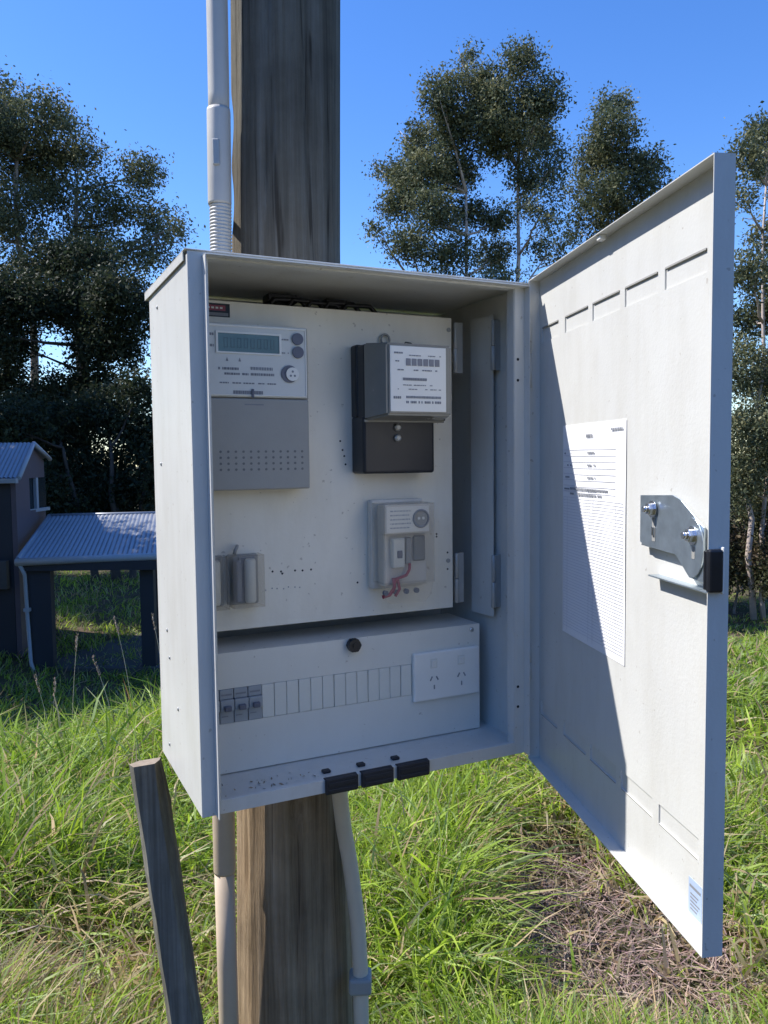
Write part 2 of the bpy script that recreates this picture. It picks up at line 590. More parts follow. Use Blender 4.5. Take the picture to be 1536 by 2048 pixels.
for zc in (0.36, -0.40):
    MB().box(-0.004, 0.004, 0.020, 0.085, zc - 0.012 + 0.9, zc + 0.012 + 0.9, 0.002).build('stand_off', M['dullsteel'], g)
g = empty('beige_conduit', Matrix.Translation((-0.3380, 1.615, 0)), 'beige plastic conduit running down left side of pole below the box', 'conduit')
MB().tube([(0.004, 0, -0.25), (0.0, 0, 0.5), (-0.001, 0, 0.72)], 0.0205, 28).build('pipe', M['beige'], g)
MB().tube([(0.0, 0, 0.70), (0.0, 0, 0.705), (0.001, 0, 1.10), (0.001, 0, 1.105)], [0.0215, 0.0228, 0.0228, 0.0215], 28).build('socket', M['beige'], g)

# narrow duct at the right of the pole
g = empty('cable_duct', Matrix.Translation((0, 0, 0)), 'thin pale cable duct leaving the box bottom and following right edge of pole', 'cable duct')
P = [(-0.100, 1.60, 1.02), (-0.098, 1.62, 0.86), (-0.092, 1.64, 0.78), (-0.082, 1.65, 0.71), (-0.074, 1.655, 0.64), (-0.066, 1.66, 0.56), (-0.062, 1.66, 0.46), (-0.061, 1.66, 0.25), (-0.058, 1.66, -0.2)]
MB().tube(P, 0.0165, 24).build('pipe', M['duct'], g)
MB().box(-0.086, -0.038, 1.635, 1.685, 0.412, 0.448, 0.006, 2).build('saddle_clip', M['plasticgrey'], g)

# ------------------------------------------------------------------ meter box
mbx = empty('meter_box', BOXM, 'open grey steel meter box mounted on the timber pole with its door swung open', 'meter box')
# left wall, right wall, back, floor
MB().box(0, T, 0.0008, D, 0, H - 0.004, 0.0006).build('left_wall', M['paint'], mbx)
MB().box(W - T, W, 0.0008, D, 0, H - 0.004, 0.0006).build('right_wall', M['paint'], mbx)
MB().box(T, W - T, D - T, D, 0, H - 0.004).build('back_wall', M['paint'], mbx)
MB().box(T, W - T, 0.0008, D - T, 0.0105, 0.012).build('floor', M['paint'], mbx)
# lid with folded skirts
lid = MB()
lid.box(-0.004, W + 0.004, -0.002, D + 0.022, H + 0.0002, H + 0.0022, 0.0006)
lid.box(-0.004, -0.0025, 0.012, D + 0.022, H - 0.0125, H + 0.0002)
lid.box(W + 0.0025, W + 0.004, 0.012, D + 0.022, H - 0.0125, H + 0.0002)
lid.box(-0.004, W + 0.004, D + 0.0205, D + 0.022, H - 0.0125, H + 0.0002)
lid.build('lid', M['paint'], mbx)
# front flanges (rain channel)
fl = MB()
fl.box(0, 0.0285, 0, 0.0012, 0, H, 0.0004)
fl.box(0.0212, 0.0226, -0.0200, 0, 0.0, H - 0.0075, 0.0004)       # upstand
fl.box(0.0285, 0.0300, 0.0012, 0.016, 0.0, H - 0.0075)             # return into the box
fl.build('left_jamb', M['paint'], mbx)
fl = MB()
fl.box(0.5705, W, 0, 0.0012, 0, H, 0.0004)
fl.box(0.5898, 0.5910, -0.0170, 0, 0.0, H - 0.0075, 0.0004)
fl.box(0.5690, 0.5705, 0.0012, 0.022, 0.0, H - 0.0075)
fl.build('right_jamb', M['paint'], mbx)
fl = MB()
fl.box(0.0285, 0.5705, 0.0, 0.0012, H - 0.010, H, 0.0004)
fl.box(0.0212, 0.5910, -0.0170, -0.0001, H - 0.0073, H - 0.0061, 0.0004)
fl.box(0.0300, 0.5690, 0.0012, 0.018, H - 0.010, H - 0.0085)
fl.build('top_flange', M['paint'], mbx)
fl = MB()
fl.box(0.0285, 0.5705, 0.0, 0.0012, 0.0, 0.0215, 0.0004)
fl.box(0.0285, 0.5705, 0.0012, 0.010, 0.0200, 0.0214)
fl.build('bottom_flange', M['paint'], mbx)


def copy_part(o, x, y, z, parent=None, rz=None):
    c = o.copy()
    COL.objects.link(c)
    c.parent = parent if parent is not None else o.parent
    c.location = (x, y, z)
    if rz is not None: c.rotation_euler = (0, 0, rz)
    return c


# rivets on the outside left wall
mb = MB()
mb.tube([(0, 0, 0), (-0.0012, 0, 0), (-0.0022, 0, 0)], [0.0034, 0.0031, 0.0018], 12)
riv = mb.build('rivet', M['dullsteel'], mbx)
pp = [(0.2387, 0.8022), (0.2442, 0.5346), (0.2338, 0.2441), (0.2182, 0.1986), (0.1567, 0.1245), (0.2417, 0.0374)]
riv.location = (0, pp[0][0], pp[0][1])
for (dy, dz) in pp[1:]: copy_part(riv, 0, dy, dz)
# jamb holes as dark discs
hol = cyl(0, 0, 0.0026, -0.0006, 0.0004, 10).build('screw_hole', M['hole'], mbx)
pp = [0.7117, 0.6751, 0.1243, 0.0875]
hol.location = (0.5768, 0, pp[0])
for dz in pp[1:]: copy_part(hol, 0.5768, 0, dz)

# black brush plates clipped over the bottom flange
for i, (x0, x1) in enumerate(((0.1985, 0.2560), (0.2625, 0.3210), (0.3285, 0.3900))):
    mb = MB()
    mb.box(x0, x1, -0.0075, -0.0006, -0.002, 0.0240, 0.0018)
    mb.box(x0 + 0.004, x1 - 0.004, -0.0090, -0.0075, 0.001, 0.007, 0.0008)
    mb.box(x0 + 0.004, x1 - 0.004, -0.0090, -0.0075, 0.011, 0.0180, 0.0008)
    mb.box(x0, x1, -0.0006, 0.0050, 0.0218, 0.0240, 0.0008)
    mb.box(x0 + 0.016, x0 + 0.030, 0.0450, 0.0560, 0.0122, 0.0175, 0.0012)
    mb.build('cable_entry_clip', M['rubber'], mbx)

# swing-out meter panel with its intermediate hinged plate
PD = 0.155
pan = MB()
pan.box(0.034, 0.5335, PD, PD + 0.006, 0.2485, 0.8055, 0.0008)
pan.box(0.034, 0.5335, PD + 0.0065, PD + 0.020, 0.2485, 0.2505)
panel = pan.build('meter_panel', M['panel'], mbx)
panel.name = 'meter_panel'
# small dark discs for the drill holes in the panel
mb = MB()
for (a, z) in ((0.1683, 0.3449), (0.1838, 0.3438), (0.1860, 0.3400), (0.2098, 0.3438), (0.2238, 0.3428), (0.2399, 0.3434), (0.3043, 0.5559), (0.3075, 0.545), (0.3098, 0.530),
               (0.3303, 0.313), (0.4975, 0.394), (0.4975, 0.389), (0.5217, 0.3568), (0.5215, 0.3246), (0.300, 0.572)):
    cyl(a, z, 0.0019, PD - 0.0004, PD + 0.001, 8, mb)
hp = mb.build('drill_hole', M['hole'], mbx)
tag(hp, kind='stuff')
mb = MB()
for k in range(7):
    cyl(0.155 + k * 0.0105 + 0.0015 * (k % 2), 0.313 + 0.0012 * ((k * 5) % 3), 0.0013, PD - 0.0003, PD + 0.001, 6, mb)
tag(mb.build('pilot_mark', M['midink'], mbx), kind='stuff')
sc1 = cyl(0, 0, 0.0042, -0.0022, 0.0, 12).build('panel_screw', M['dullsteel'], mbx)
sc1.location = (0.5269, PD, 0.7827)
copy_part(sc1, 0.5225, PD, 0.3410)
# hinge plate
ang = math.atan2(0.172 - 0.088, 0.5835 - 0.5875)
Lp = math.hypot(0.084, 0.004)
mb = MB()
mb.box(0.006, Lp - 0.006, -0.0008, 0.0008, 0.235, 0.806)
hpz = mb.build('hinge_plate', M['paint'], mbx)
hpz.location = (0.5875, 0.088, 0)
hpz.rotation_euler = (0, 0, ang)


def hinge(a, dep, z0, z1, r, name='hinge'):
    mb = MB()
    zm = z0 + (z1 - z0) * 0.48
    mb.tube([(0, 0, z0), (0, 0, z0 + 0.001), (0, 0, zm - 0.001), (0, 0, zm)], [r * 0.85, r, r, r * 0.9], 14)
    mb.tube([(0, 0, zm + 0.0008), (0, 0, zm + 0.0018), (0, 0, z1 - 0.001), (0, 0, z1)], [r * 0.7, r * 0.85, r * 0.85, r * 0.7], 14)
    mb.box(0, 0.016, 0.0, 0.0012, z0, z1)
    o = mb.build(name, M['dullsteel'], mbx)
    o.location = (a, dep, 0)
    return o


h = hinge(0.5415, PD - 0.001, 0.702, 0.7975, 0.0045, 'panel_hinge')
h = hinge(0.5415, PD - 0.001, 0.257, 0.3545, 0.0045, 'panel_hinge')
h = hinge(0.582, 0.086, 0.702, 0.794, 0.0050, 'panel_hinge')
h = hinge(0.582, 0.086, 0.2546, 0.3551, 0.0050, 'panel_hinge')
# main door hinges on the right edge
for z0, z1 in ((0.662, 0.788), (0.137, 0.200)):
    o = MB()
    zm = z0 + (z1 - z0) * 0.47
    o.tube([(0.5985, -0.0045, z0), (0.5985, -0.0045, zm)], 0.0046, 14)
    o.tube([(0.5985, -0.0045, zm + 0.001), (0.5985, -0.0045, z1)], 0.0038, 14)
    o.build('door_hinge', M['paint'], mbx)

# danger sticker
st = MB()
st.box(0.036, 0.103, PD - 0.0008, PD - 0.0001, 0.7785, 0.8005, 0.0)
st.build('warning_sticker', M['black'], mbx)
s2 = MB()
s2.box(0.037, 0.0955, PD - 0.0014, PD - 0.0009, 0.7885, 0.7975)
s2.build('red_band', M['red'], mbx)
s2 = MB()
s2.box(0.038, 0.100, PD - 0.0014, PD - 0.0009, 0.7800, 0.7852)
s2.build('grey_band', M['midink'], mbx)
s2 = MB()
for k in range(6):
    s2.box(0.050 + k * 0.0072, 0.0545 + k * 0.0072, PD - 0.0018, PD - 0.0015, 0.7915, 0.7945)
tag(s2.build('sticker_print', M['meterface'], mbx), kind='stuff')

# dark cables looping over the panel behind its top edge
cb = MB()
for k in range(5):
    x0 = 0.175 + 0.035 * k
    cb.tube([(x0, 0.215, 0.72), (x0 + 0.005, 0.213, 0.80), (x0 + 0.025, 0.212, 0.826 + 0.002 * (k % 2)), (x0 + 0.075, 0.215, 0.829 - 0.002 * (k % 3)), (x0 + 0.11, 0.225, 0.80), (x0 + 0.115, 0.23, 0.73)], 0.0045, 10)
cb.box(0.19, 0.245, 0.215, 0.25, 0.822, 0.838, 0.002)
cb.box(0.30, 0.345, 0.215, 0.25, 0.820, 0.836, 0.002)
cabs = cb.build('black_cable_bundle', M['black'])
cabs.matrix_world = BOXM
tag(cabs, 'dark cables bunched behind the top edge of the meter panel', 'cables')

# ------------------------------------------------------------------ door
DM = Matrix.Rotation(TH + math.pi, 4, 'Z')
TD = 0.0207
DWd = 0.6009
Z0, Z1 = -0.0119, 0.8498
door_local = Matrix.Translation((0.5993, -0.0004, 0)) @ DM
vents_a = [(0.012, 0.0945), (0.1236, 0.2200), (0.2361, 0.3310), (0.3468, 0.4410), (0.4580, 0.5540)]
vz_top = (0.7400, 0.7660)
vz_bot = (0.0735, 0.0985)
# skin built as strips around the pressed vents so that each vent really sits deeper
sk = MB()
def skin(x0, x1, z0, z1):
    sk.box(x0, x1, TD, TD + 0.0032, z0, z1)
rows = [(Z0, vz_bot[0]), (vz_bot[1], vz_top[0]), (vz_top[1], Z1)]
for r in rows: skin(0, DWd, *r)
for (z0, z1) in (vz_bot, vz_top):
    xs = [0.0]
    for a0, a1 in vents_a: xs += [a0, a1]
    xs.append(DWd)
    for i in range(0, len(xs), 2): skin(xs[i], xs[i + 1], z0, z1)
# returns
sk.box(0, DWd, 0, TD, Z1 - 0.0012, Z1)
sk.box(0, DWd, 0, TD, Z0, Z0 + 0.0012)
sk.box(DWd - 0.0012, DWd, 0, TD, Z0 + 0.0012, Z1 - 0.0012)
sk.box(0, 0.0012, 0, TD, Z0 + 0.0012, Z1 - 0.0012)
bmesh.ops.remove_doubles(sk.bm, verts=sk.bm.verts, dist=1e-6)
door = sk.build('door', M['paint'], mbx)
door.matrix_local = door_local
vent0 = MB().box(0, 0.0948, TD + 0.0020, TD + 0.0031, 0, 0.0256).build('pressed_vent', M['paint'], door)
first = True
for (z0, z1) in (vz_top, vz_bot):
    for a0, a1 in vents_a:
        s = (a1 - a0) / 0.0948
        o = vent0 if first else copy_part(vent0, 0, 0, 0)
        o.location = (a0, 0, z0)
        o.scale = (s, 1, (z1 - z0) / 0.0256)
        first = False
# grey strips paint the dark shadow line along every vent's slotted edge
for a0, a1 in vents_a:
    MB().box(a0 + 0.002, a1 - 0.002, TD - 0.0006, TD - 0.0001, vz_top[1] - 0.0014, vz_top[1] + 0.0008).build('vent_shadow_strip', M['plasticgrey'], door)
    MB().box(a0 + 0.002, a1 - 0.002, TD - 0.0006, TD - 0.0001, vz_bot[0] - 0.0007, vz_bot[0] + 0.0005).build('vent_shadow_strip', M['plasticgrey'], door)
# inner hem lip at the free edge and stop on the top return
mb2 = MB()
mb2.box(0.291, 0.303, 0.0035, 0.013, Z1 - 0.0085, Z1 - 0.0012, 0.001)
mb2.build('door_stop', M['whiteplastic'], door)
# latch plates
lp = [(0.4235, 0.4894), (0.5061, 0.4930), (0.526, 0.4881), (0.5764, 0.4605), (0.5764, 0.4000), (0.5462, 0.4012), (0.5232, 0.4183), (0.5137, 0.4242), (0.4375, 0.4255), (0.4235, 0.4300)]
MB().prism(lp, TD - 0.012, TD - 0.010, 0.0003).build('latch_plate', M['zinc'], door)
MB().box(0.4235, 0.516, TD - 0.010, TD, 0.4255, 0.4275).build('latch_foot', M['zinc'], door)
cam_poly = [(0.555 + 0.024 * math.cos(t), 0.436 + 0.034 * math.sin(t)) for t in np.linspace(0, 2 * math.pi, 20, endpoint=False)]
MB().prism(cam_poly, TD - 0.0142, TD - 0.0122, 0.0003).build('latch_cam', M['zinc'], door)
for (x, z, r) in ((0.4605, 0.4738, 0.0080), (0.5560, 0.4500, 0.0080)):
    mb = MB()
    hexp = [(x + r * math.cos(t), z + r * math.sin(t)) for t in np.linspace(0, 2 * math.pi, 6, endpoint=False)]
    mb.prism(hexp, TD - 0.021, TD - 0.0145, 0.0008)
    cyl(x, z, r * 1.35, TD - 0.0150, TD - 0.0142, 16, mb)
    cyl(x, z, r * 0.5, TD - 0.026, TD - 0.021, 12, mb)
    mb.build('bolt', M['steel'], door)
MB().box(0.4570, 0.4650, TD - 0.0126, TD - 0.0121, 0.434, 0.463, 0.0).build('latch_slot', M['plasticgrey'], door)
MB().box(0.5560, 0.5625, TD - 0.0147, TD - 0.0143, 0.424, 0.438, 0.0).build('latch_slot', M['plasticgrey'], door)
MB().box(0.4590, 0.4635, TD - 0.0150, TD - 0.0128, 0.441, 0.452, 0.0006).build('slot_pin', M['steel'], door)
MB().box(0.452, 0.5990, TD - 0.0145, TD - 0.0005, 0.3895, 0.3915, 0.0004).build('latch_tongue', M['zinc'], door)
mb = MB()
mb.box(DWd + 0.0002, DWd + 0.0095, -0.0035, 0.0125, 0.394, 0.440, 0.0025, 2)
mb.box(DWd - 0.004, DWd + 0.0002, -0.0035, -0.0008, 0.396, 0.438, 0.001)
mb.build('door_handle', M['black'], door)
mb = MB()
mb.box(DWd + 0.0002, DWd + 0.0070, 0.0126, 0.0150, 0.392, 0.442, 0.0008)
mb.build('handle_rim', M['whiteplastic'], door)
# small data sticker in the lower corner
MB().box(0.5345, 0.5640, TD - 0.0005, TD - 0.0001, 0.0025, 0.0450).build('data_label', M['bluelabel'], door)
mb = MB()
mb.box(0.537, 0.561, TD - 0.0008, TD - 0.0006, 0.034, 0.0375)
for k in range(5):
    mb.box(0.539, 0.553 + 0.003 * (k % 3), TD - 0.0008, TD - 0.0006, 0.008 + k * 0.0045, 0.0098 + k * 0.0045)
tag(mb.build('label_print', M['midink'], door), kind='stuff')

# ------------------------------------------------------------------ paper schedule on the door
DOORM = BOXM @ door_local
pg = empty('circuit_schedule', DOORM @ Matrix.Translation((0.1208, TD, 0.2500)), 'white printed paper schedule stuck inside the open box door', 'paper sheet')
mb = MB()
PW, PH = 0.2365, 0.3400
nx, nz = 12, 16
vs = [[mb.bm.verts.new((PW * i / nx, -0.0012 - 0.0008 * math.sin(i * 0.5) * math.sin(j * 0.4 + 1), PH * j / nz)) for i in range(nx + 1)] for j in range(nz + 1)]
for j in range(nz):
    for i in range(nx):
        f = mb.bm.faces.new((vs[j][i], vs[j][i + 1], vs[j + 1][i + 1], vs[j + 1][i])); f.smooth = True
sheet = mb.build('sheet', M['paper'], pg, recalc=False)
mb = MB()
def rule(x0, x1, z, th=0.0007, y=-0.0024):
    mb.box(x0, x1, y, y + 0.0002, z, z + th)
z = PH - 0.012
for k in range(8):
    rule(0.006, 0.205, PH - 0.040 - k * 0.0095)
for k in range(46):
    zz_ = PH - 0.116 - k * 0.0047
    if zz_ > 0.004: rule(0.006, 0.230, zz_, 0.00055)
for x in (0.006, 0.022, 0.110, 0.126, 0.205, 0.230):
    mb.box(x, x + 0.0006, -0.0024, -0.0022, 0.006, PH - 0.116)
tag(mb.build('ruled_lines', M['palerule'], pg), kind='stuff')
mb = MB()
rr = random.Random(3)
def words_row(x0, x1, z, h, dens=0.8):
    x = x0
    while x < x1:
        w = rr.uniform(0.002, 0.006)
        if rr.random() < dens: mb.box(x, min(x + w, x1), -0.0027, -0.0025, z, z + h)
        x += w + 0.0012
words_row(0.100, 0.124, PH - 0.022, 0.0050, 1.0)
words_row(0.190, 0.228, PH - 0.014, 0.0030, 0.9)
for k in range(1, 8, 2):
    words_row(0.010, 0.040, PH - 0.037 - k * 0.0095, 0.0025, 0.7)
    words_row(0.105, 0.135, PH - 0.037 - k * 0.0095, 0.0030, 0.9)
words_row(0.035, 0.180, PH - 0.103, 0.0035, 1.0)
words_row(0.035, 0.160, PH - 0.111, 0.0030, 0.9)
tag(mb.build('printed_text', M['midink'], pg), kind='stuff')

# ------------------------------------------------------------------ digital electricity meter (left)
dm = empty('digital_meter', at_box(0.045, PD, 0.4902), 'pale grey digital electricity meter with lcd screen and long grey terminal cover', 'electricity meter')
MB().box(0.002, 0.180, -0.044, -0.0005, 0.150, 0.2715, 0.003, 2).build('housing', M['plasticgrey'], dm)
MB().box(0.0, 0.1755, -0.0500, -0.0445, 0.1525, 0.2705, 0.0022, 2).build('face', M['meterface'], dm)
MB().box(0.0, 0.1780, -0.0490, -0.0005, 0.0, 0.1505, 0.0025, 2).build('terminal_cover', M['plasticgrey'], dm)
# raised pale rim
mb = MB()
mb.box(0.172, 0.1742, -0.0515, -0.0501, 0.157, 0.2680, 0.0004)
mb.box(0.0, 0.172, -0.0515, -0.0501, 0.1548, 0.1565, 0.0004)
mb.box(0.0, 0.172, -0.0515, -0.0501, 0.2650, 0.2680, 0.0004)
mb.build('face_rim', M['whiteplastic'], dm)
ox, oz = 0.045, 0.4902
def fx(a): return a - ox
def fz(z): return z - oz
FY = -0.0503
mb = MB()
for (x0, x1, z0, z1) in ((0.065, 0.0685, 0.7125, 0.7475), (0.1715, 0.1750, 0.7125, 0.7475), (0.0685, 0.1715, 0.7445, 0.7475), (0.0685, 0.1715, 0.7125, 0.7150)):
    mb.box(fx(x0), fx(x1), FY - 0.0020, FY, fz(z0), fz(z1))
mb.build('screen_bezel', M['whiteplastic'], dm)
MB().box(fx(0.0685), fx(0.1715), FY - 0.0004, FY, fz(0.7150), fz(0.7445)).build('screen', M['lcd'], dm)
mb = MB()
for k in range(8):
    x = fx(0.078) + k * 0.0112
    mb.box(x, x + 0.0012, FY - 0.0007, FY - 0.0005, fz(0.722), fz(0.7375))
    mb.box(x + 0.0055, x + 0.0067, FY - 0.0007, FY - 0.0005, fz(0.722), fz(0.7375))
    if k % 3 != 1: mb.box(x, x + 0.0067, FY - 0.0007, FY - 0.0005, fz(0.7365), fz(0.7377))
    mb.box(x, x + 0.0067, FY - 0.0007, FY - 0.0005, fz(0.7215), fz(0.7227))
tag(mb.build('screen_digits', M['lcdseg'], dm), kind='stuff')
bt = cyl(0, 0, 0.0098, -0.0035, 0, 20).build('button', M['button'], dm)
bt.location = (fx(0.2035), FY, fz(0.7410))
copy_part(bt, fx(0.2040), FY, fz(0.7190))
mb = MB()
cyl(fx(0.1885), fz(0.6825), 0.0145, FY - 0.0018, FY, 24, mb)
mb.build('optical_port', M['button'], dm)
mb = MB()
cyl(fx(0.1930), fz(0.6822), 0.0112, FY - 0.0045, FY - 0.0019, 20, mb)
mb.build('port_disc', M['whiteplastic'], dm)
mb = MB()
for (x, z) in ((0.193, 0.6865), (0.1895, 0.6795), (0.1965, 0.6795)):
    cyl(fx(x), fz(z), 0.0019, FY - 0.0050, FY - 0.0046, 10, mb)
mb.build('port_lens', M['midink'], dm)
mb = MB()
rr = random.Random(9)
def wr(a0, a1, z, h, dens=0.85, wmin=0.0015, wmax=0.005, gap=0.0009):
    x = a0
    while x < a1:
        w = rr.uniform(wmin, wmax)
        if rr.random() < dens: mb.box(fx(x), fx(min(x + w, a1)), FY - 0.0003, FY - 0.0001, fz(z), fz(z + h))
        x += w + gap
wr(0.068, 0.105, 0.686, 0.0040)
wr(0.078, 0.118, 0.678, 0.0035)
wr(0.122, 0.160, 0.687, 0.0050, 1.0, 0.0012, 0.002, 0.0012)
wr(0.122, 0.162, 0.678, 0.0040, 1.0)
wr(0.070, 0.165, 0.664, 0.0022, 0.7)
wr(0.050, 0.062, 0.74, 0.0040)
wr(0.050, 0.062, 0.722, 0.0040)
wr(0.092, 0.142, 0.6475, 0.0055, 1.0, 0.002, 0.005, 0.0004)
wr(0.176, 0.188, 0.738, 0.0022)
wr(0.176, 0.188, 0.716, 0.0022)
for (x, z) in ((0.083, 0.700), (0.104, 0.700)):
    mb.prism([(fx(x) - 0.0022, fz(z)), (fx(x) + 0.0022, fz(z)), (fx(x), fz(z) + 0.0065)], FY - 0.0003, FY - 0.0001)
tag(mb.build('face_print', M['midink'], dm), kind='stuff')
MB().box(fx(0.1225), fx(0.1265), FY - 0.0030, FY, fz(0.6415), fz(0.6560), 0.0006).build('latch_button', M['button'], dm)
mb = MB()
for i in range(12):
    for j in range(4):
        cyl(0.024 + i * 0.01275, 0.034 + j * 0.0098, 0.0021, -0.0494, -0.0489, 8, mb)
tag(mb.build('cover_dimple', plain('dimple_shade_grey', (0.17, 0.175, 0.175), 0.6), dm), kind='stuff')  # tiny dark discs carry the shade of the recessed dimples
mb = MB()
mb.box(0.066, 0.098, -0.0494, -0.0490, 0.1395, 0.1415)
mb.build('moulded_arrow', M['midink'], dm)

# ------------------------------------------------------------------ analogue black meter (right)
am = empty('analogue_meter', at_box(0.3215, PD, 0.5130), 'black based electricity meter with grey window cover and white dial plate', 'electricity meter')
MB().box(0.0, 0.1680, -0.026, -0.0005, 0.100, 0.2290, 0.004, 2).build('base', M['black'], am)
MB().box(0.0, 0.1430, -0.054, -0.0008, 0.0, 0.1020, 0.005, 3).build('terminal_cover', M['black'], am)
mb = MB()
mb.box(0.002, 0.1660, -0.0560, -0.0262, 0.094, 0.2260, 0.003, 2)
mb.build('cover_flange', M['black'], am)
# tapered window cover
bmx = bmesh.new()
a = [(0.0, -0.0562, 0.0930), (0.160, -0.0562, 0.0930), (0.160, -0.0562, 0.2270), (0.0, -0.0562, 0.2270)]
b2 = [(0.0155, -0.120, 0.1000), (0.1400, -0.120, 0.1000), (0.1400, -0.120, 0.2210), (0.0155, -0.120, 0.2210)]
va = [bmx.verts.new(p) for p in a]
vb = [bmx.verts.new(p) for p in b2]
bmx.faces.new(list(reversed(vb))); bmx.faces.new(va)
for i in range(4): bmx.faces.new((va[i], va[(i + 1) % 4], vb[(i + 1) % 4], vb[i]))
bmesh.ops.bevel(bmx, geom=list(bmx.edges), offset=0.0035, segments=2, affect='EDGES')
tmp = MB(); tmp.bm.free(); tmp.bm = bmx
tmp.build('window_cover', M['cover'], am)
MB().box(0.0, 0.160, -0.0600, -0.0563, 0.0905, 0.0955, 0.001).build('cover_lip', M['cover'], am)
MB().box(0.0205, 0.1285, -0.1215, -0.1203, 0.1060, 0.2160, 0.0005).build('dial_plate', M['whiteplastic'], am)
mb = MB()
rr = random.Random(21)
def wa(x0, x1, z, h, dens=0.9, wmin=0.002, wmax=0.006, gap=0.001, y=-0.1222):
    x = x0
    while x < x1:
        w = rr.uniform(wmin, wmax)
        if rr.random() < dens: mb.box(x, min(x + w, x1), y, y + 0.0003, z, z + h)
        x += w + gap
wa(0.028, 0.044, 0.2030, 0.0028)
wa(0.056, 0.118, 0.2000, 0.0016, 0.6)
wa(0.030, 0.038, 0.1895, 0.0022)
wa(0.034, 0.120, 0.1750, 0.0022, 0.6)
wa(0.044, 0.090, 0.1585, 0.0045, 1.0, gap=0.0004)
wa(0.044, 0.110, 0.1500, 0.0015, 0.6)
wa(0.034, 0.118, 0.1430, 0.0015, 0.5)
wa(0.050, 0.118, 0.1285, 0.0040, 1.0, 0.001, 0.002, 0.0009)
wa(0.026, 0.040, 0.1275, 0.0042, 1.0)
wa(0.050, 0.118, 0.1200, 0.0040, 0.8, 0.001, 0.003, 0.0009)
tag(mb.build('dial_print', M['midink'], am), kind='stuff')
mb = MB()
for k in range(6):
    mb.box(0.050 + k * 0.0112, 0.0592 + k * 0.0112, -0.1225, -0.1217, 0.1835, 0.1955, 0.0003)
mb.build('register_drums', plain('register_grey', (0.22, 0.23, 0.26), 0.4), am)
mb = MB()
for (x, z) in ((0.066, 0.082), (0.066, 0.063)):
    mb.tube([(x, -0.054, z), (x, -0.0585, z), (x, -0.061, z)], [0.0068, 0.0065, 0.0035], 14)
mb.build('sealing_screw', M['dullsteel'], am)
# hanging lug
mb = MB()
t_ = [(0.068 + 0.0085 * math.cos(t), -0.006, 0.243 + 0.010 * math.sin(t)) for t in np.linspace(-0.6, math.pi + 0.6, 12)]
mb.tube(t_, 0.0022, 8)
mb.box(0.060, 0.076, -0.009, -0.003, 0.226, 0.237, 0.001)
mb.build('hanging_lug', M['plasticgrey'], am)
mb = MB()
mb.tube([(0.076, -0.060, 0.226), (0.082, -0.060, 0.232), (0.092, -0.060, 0.231), (0.098, -0.060, 0.227)], 0.0014, 8)
mb.build('seal_wire', M['black'], am)

# ------------------------------------------------------------------ service fuse / relay with clear cover
sf = empty('service_fuse', at_box(0.3505, PD, 0.2790), 'clear covered service fuse holder with red wiring below the black meter', 'fuse holder')
MB().box(0.0, 0.107, -0.022, -0.0005, 0.022, 0.186, 0.004, 2).build('base', M['clearish'], sf)
mb = MB()
mb.box(0.010, 0.098, -0.050, -0.0222, 0.030, 0.178, 0.003, 2)
mb.build('inner_body', M['clearish'], sf)
MB().box(0.0035, 0.0945, -0.0700, -0.0502, 0.126, 0.1785, 0.002, 2).build('nameplate_block', M['clearish'], sf)
MB().box(0.0060, 0.0915, -0.0712, -0.0702, 0.1290, 0.1755, 0.0003).build('nameplate', M['whiteplastic'], sf)
mb = MB()
mb.tube([(0.0745 + 0.0150 * math.cos(t), -0.0725, 0.1525 + 0.0150 * math.sin(t)) for t in np.linspace(0, 2 * math.pi, 28)], 0.0020, 8, caps=False)
mb.build('port_ring', M['midink'], sf)
mb = MB()
cyl(0.0745, 0.1525, 0.0128, -0.0722, -0.0713, 20, mb)
mb.build('port_disc', M['plasticgrey'], sf)
mb = MB()
cyl(0.0700, 0.1530, 0.0026, -0.0732, -0.0723, 10, mb)
cyl(0.0790, 0.1530, 0.0026, -0.0732, -0.0723, 10, mb)
mb.build('port_lens', M['whiteplastic'], sf)
mb = MB()
rr = random.Random(5)
for k in range(5):
    x = 0.013
    while x < 0.052:
        w = rr.uniform(0.002, 0.006)
        mb.box(x, x + w, -0.0716, -0.0713, 0.136 + 0.0075 * k, 0.1385 + 0.0075 * k)
        x += w + 0.0014
tag(mb.build('nameplate_print', plain('pale_blue_ink', (0.40, 0.44, 0.48), 0.6), sf), kind='stuff')
MB().box(0.022, 0.046, -0.0640, -0.0502, 0.0640, 0.1180, 0.002).build('toggle_block', M['blank'], sf)
MB().box(0.030, 0.040, -0.0655, -0.0641, 0.0820, 0.0960, 0.001).build('toggle', M['button'], sf)
MB().box(0.050, 0.062, -0.0600, -0.0502, 0.0700, 0.1180, 0.002).build('terminal_block', M['plasticgrey'], sf)
MB().box(0.068, 0.092, -0.0560, -0.0502, 0.0740, 0.1200, 0.002).build('dark_block', M['cover'], sf)  # raised block in the darker cover colour
mb = MB()
mb.tube([(0.058, -0.058, 0.070), (0.055, -0.062, 0.060), (0.050, -0.060, 0.050), (0.030, -0.058, 0.044), (0.024, -0.056, 0.020)], 0.0030, 8)
mb.tube([(0.026, -0.056, 0.046), (0.026, -0.060, 0.030), (0.018, -0.056, 0.016), (0.006, -0.050, 0.012)], 0.0034, 8)
mb.tube([(0.034, -0.056, 0.044), (0.036, -0.060, 0.026), (0.028, -0.058, 0.013)], 0.0030, 8)
mb.build('red_wire', M['redwire'], sf)
mb = MB()
for k in range(4):
    mb.tube([(0.010 + 0.021 * k, -0.052, 0.020), (0.010 + 0.021 * k, -0.058, 0.020)], 0.0048, 12)
mb.build('terminal_screw', M['button'], sf)
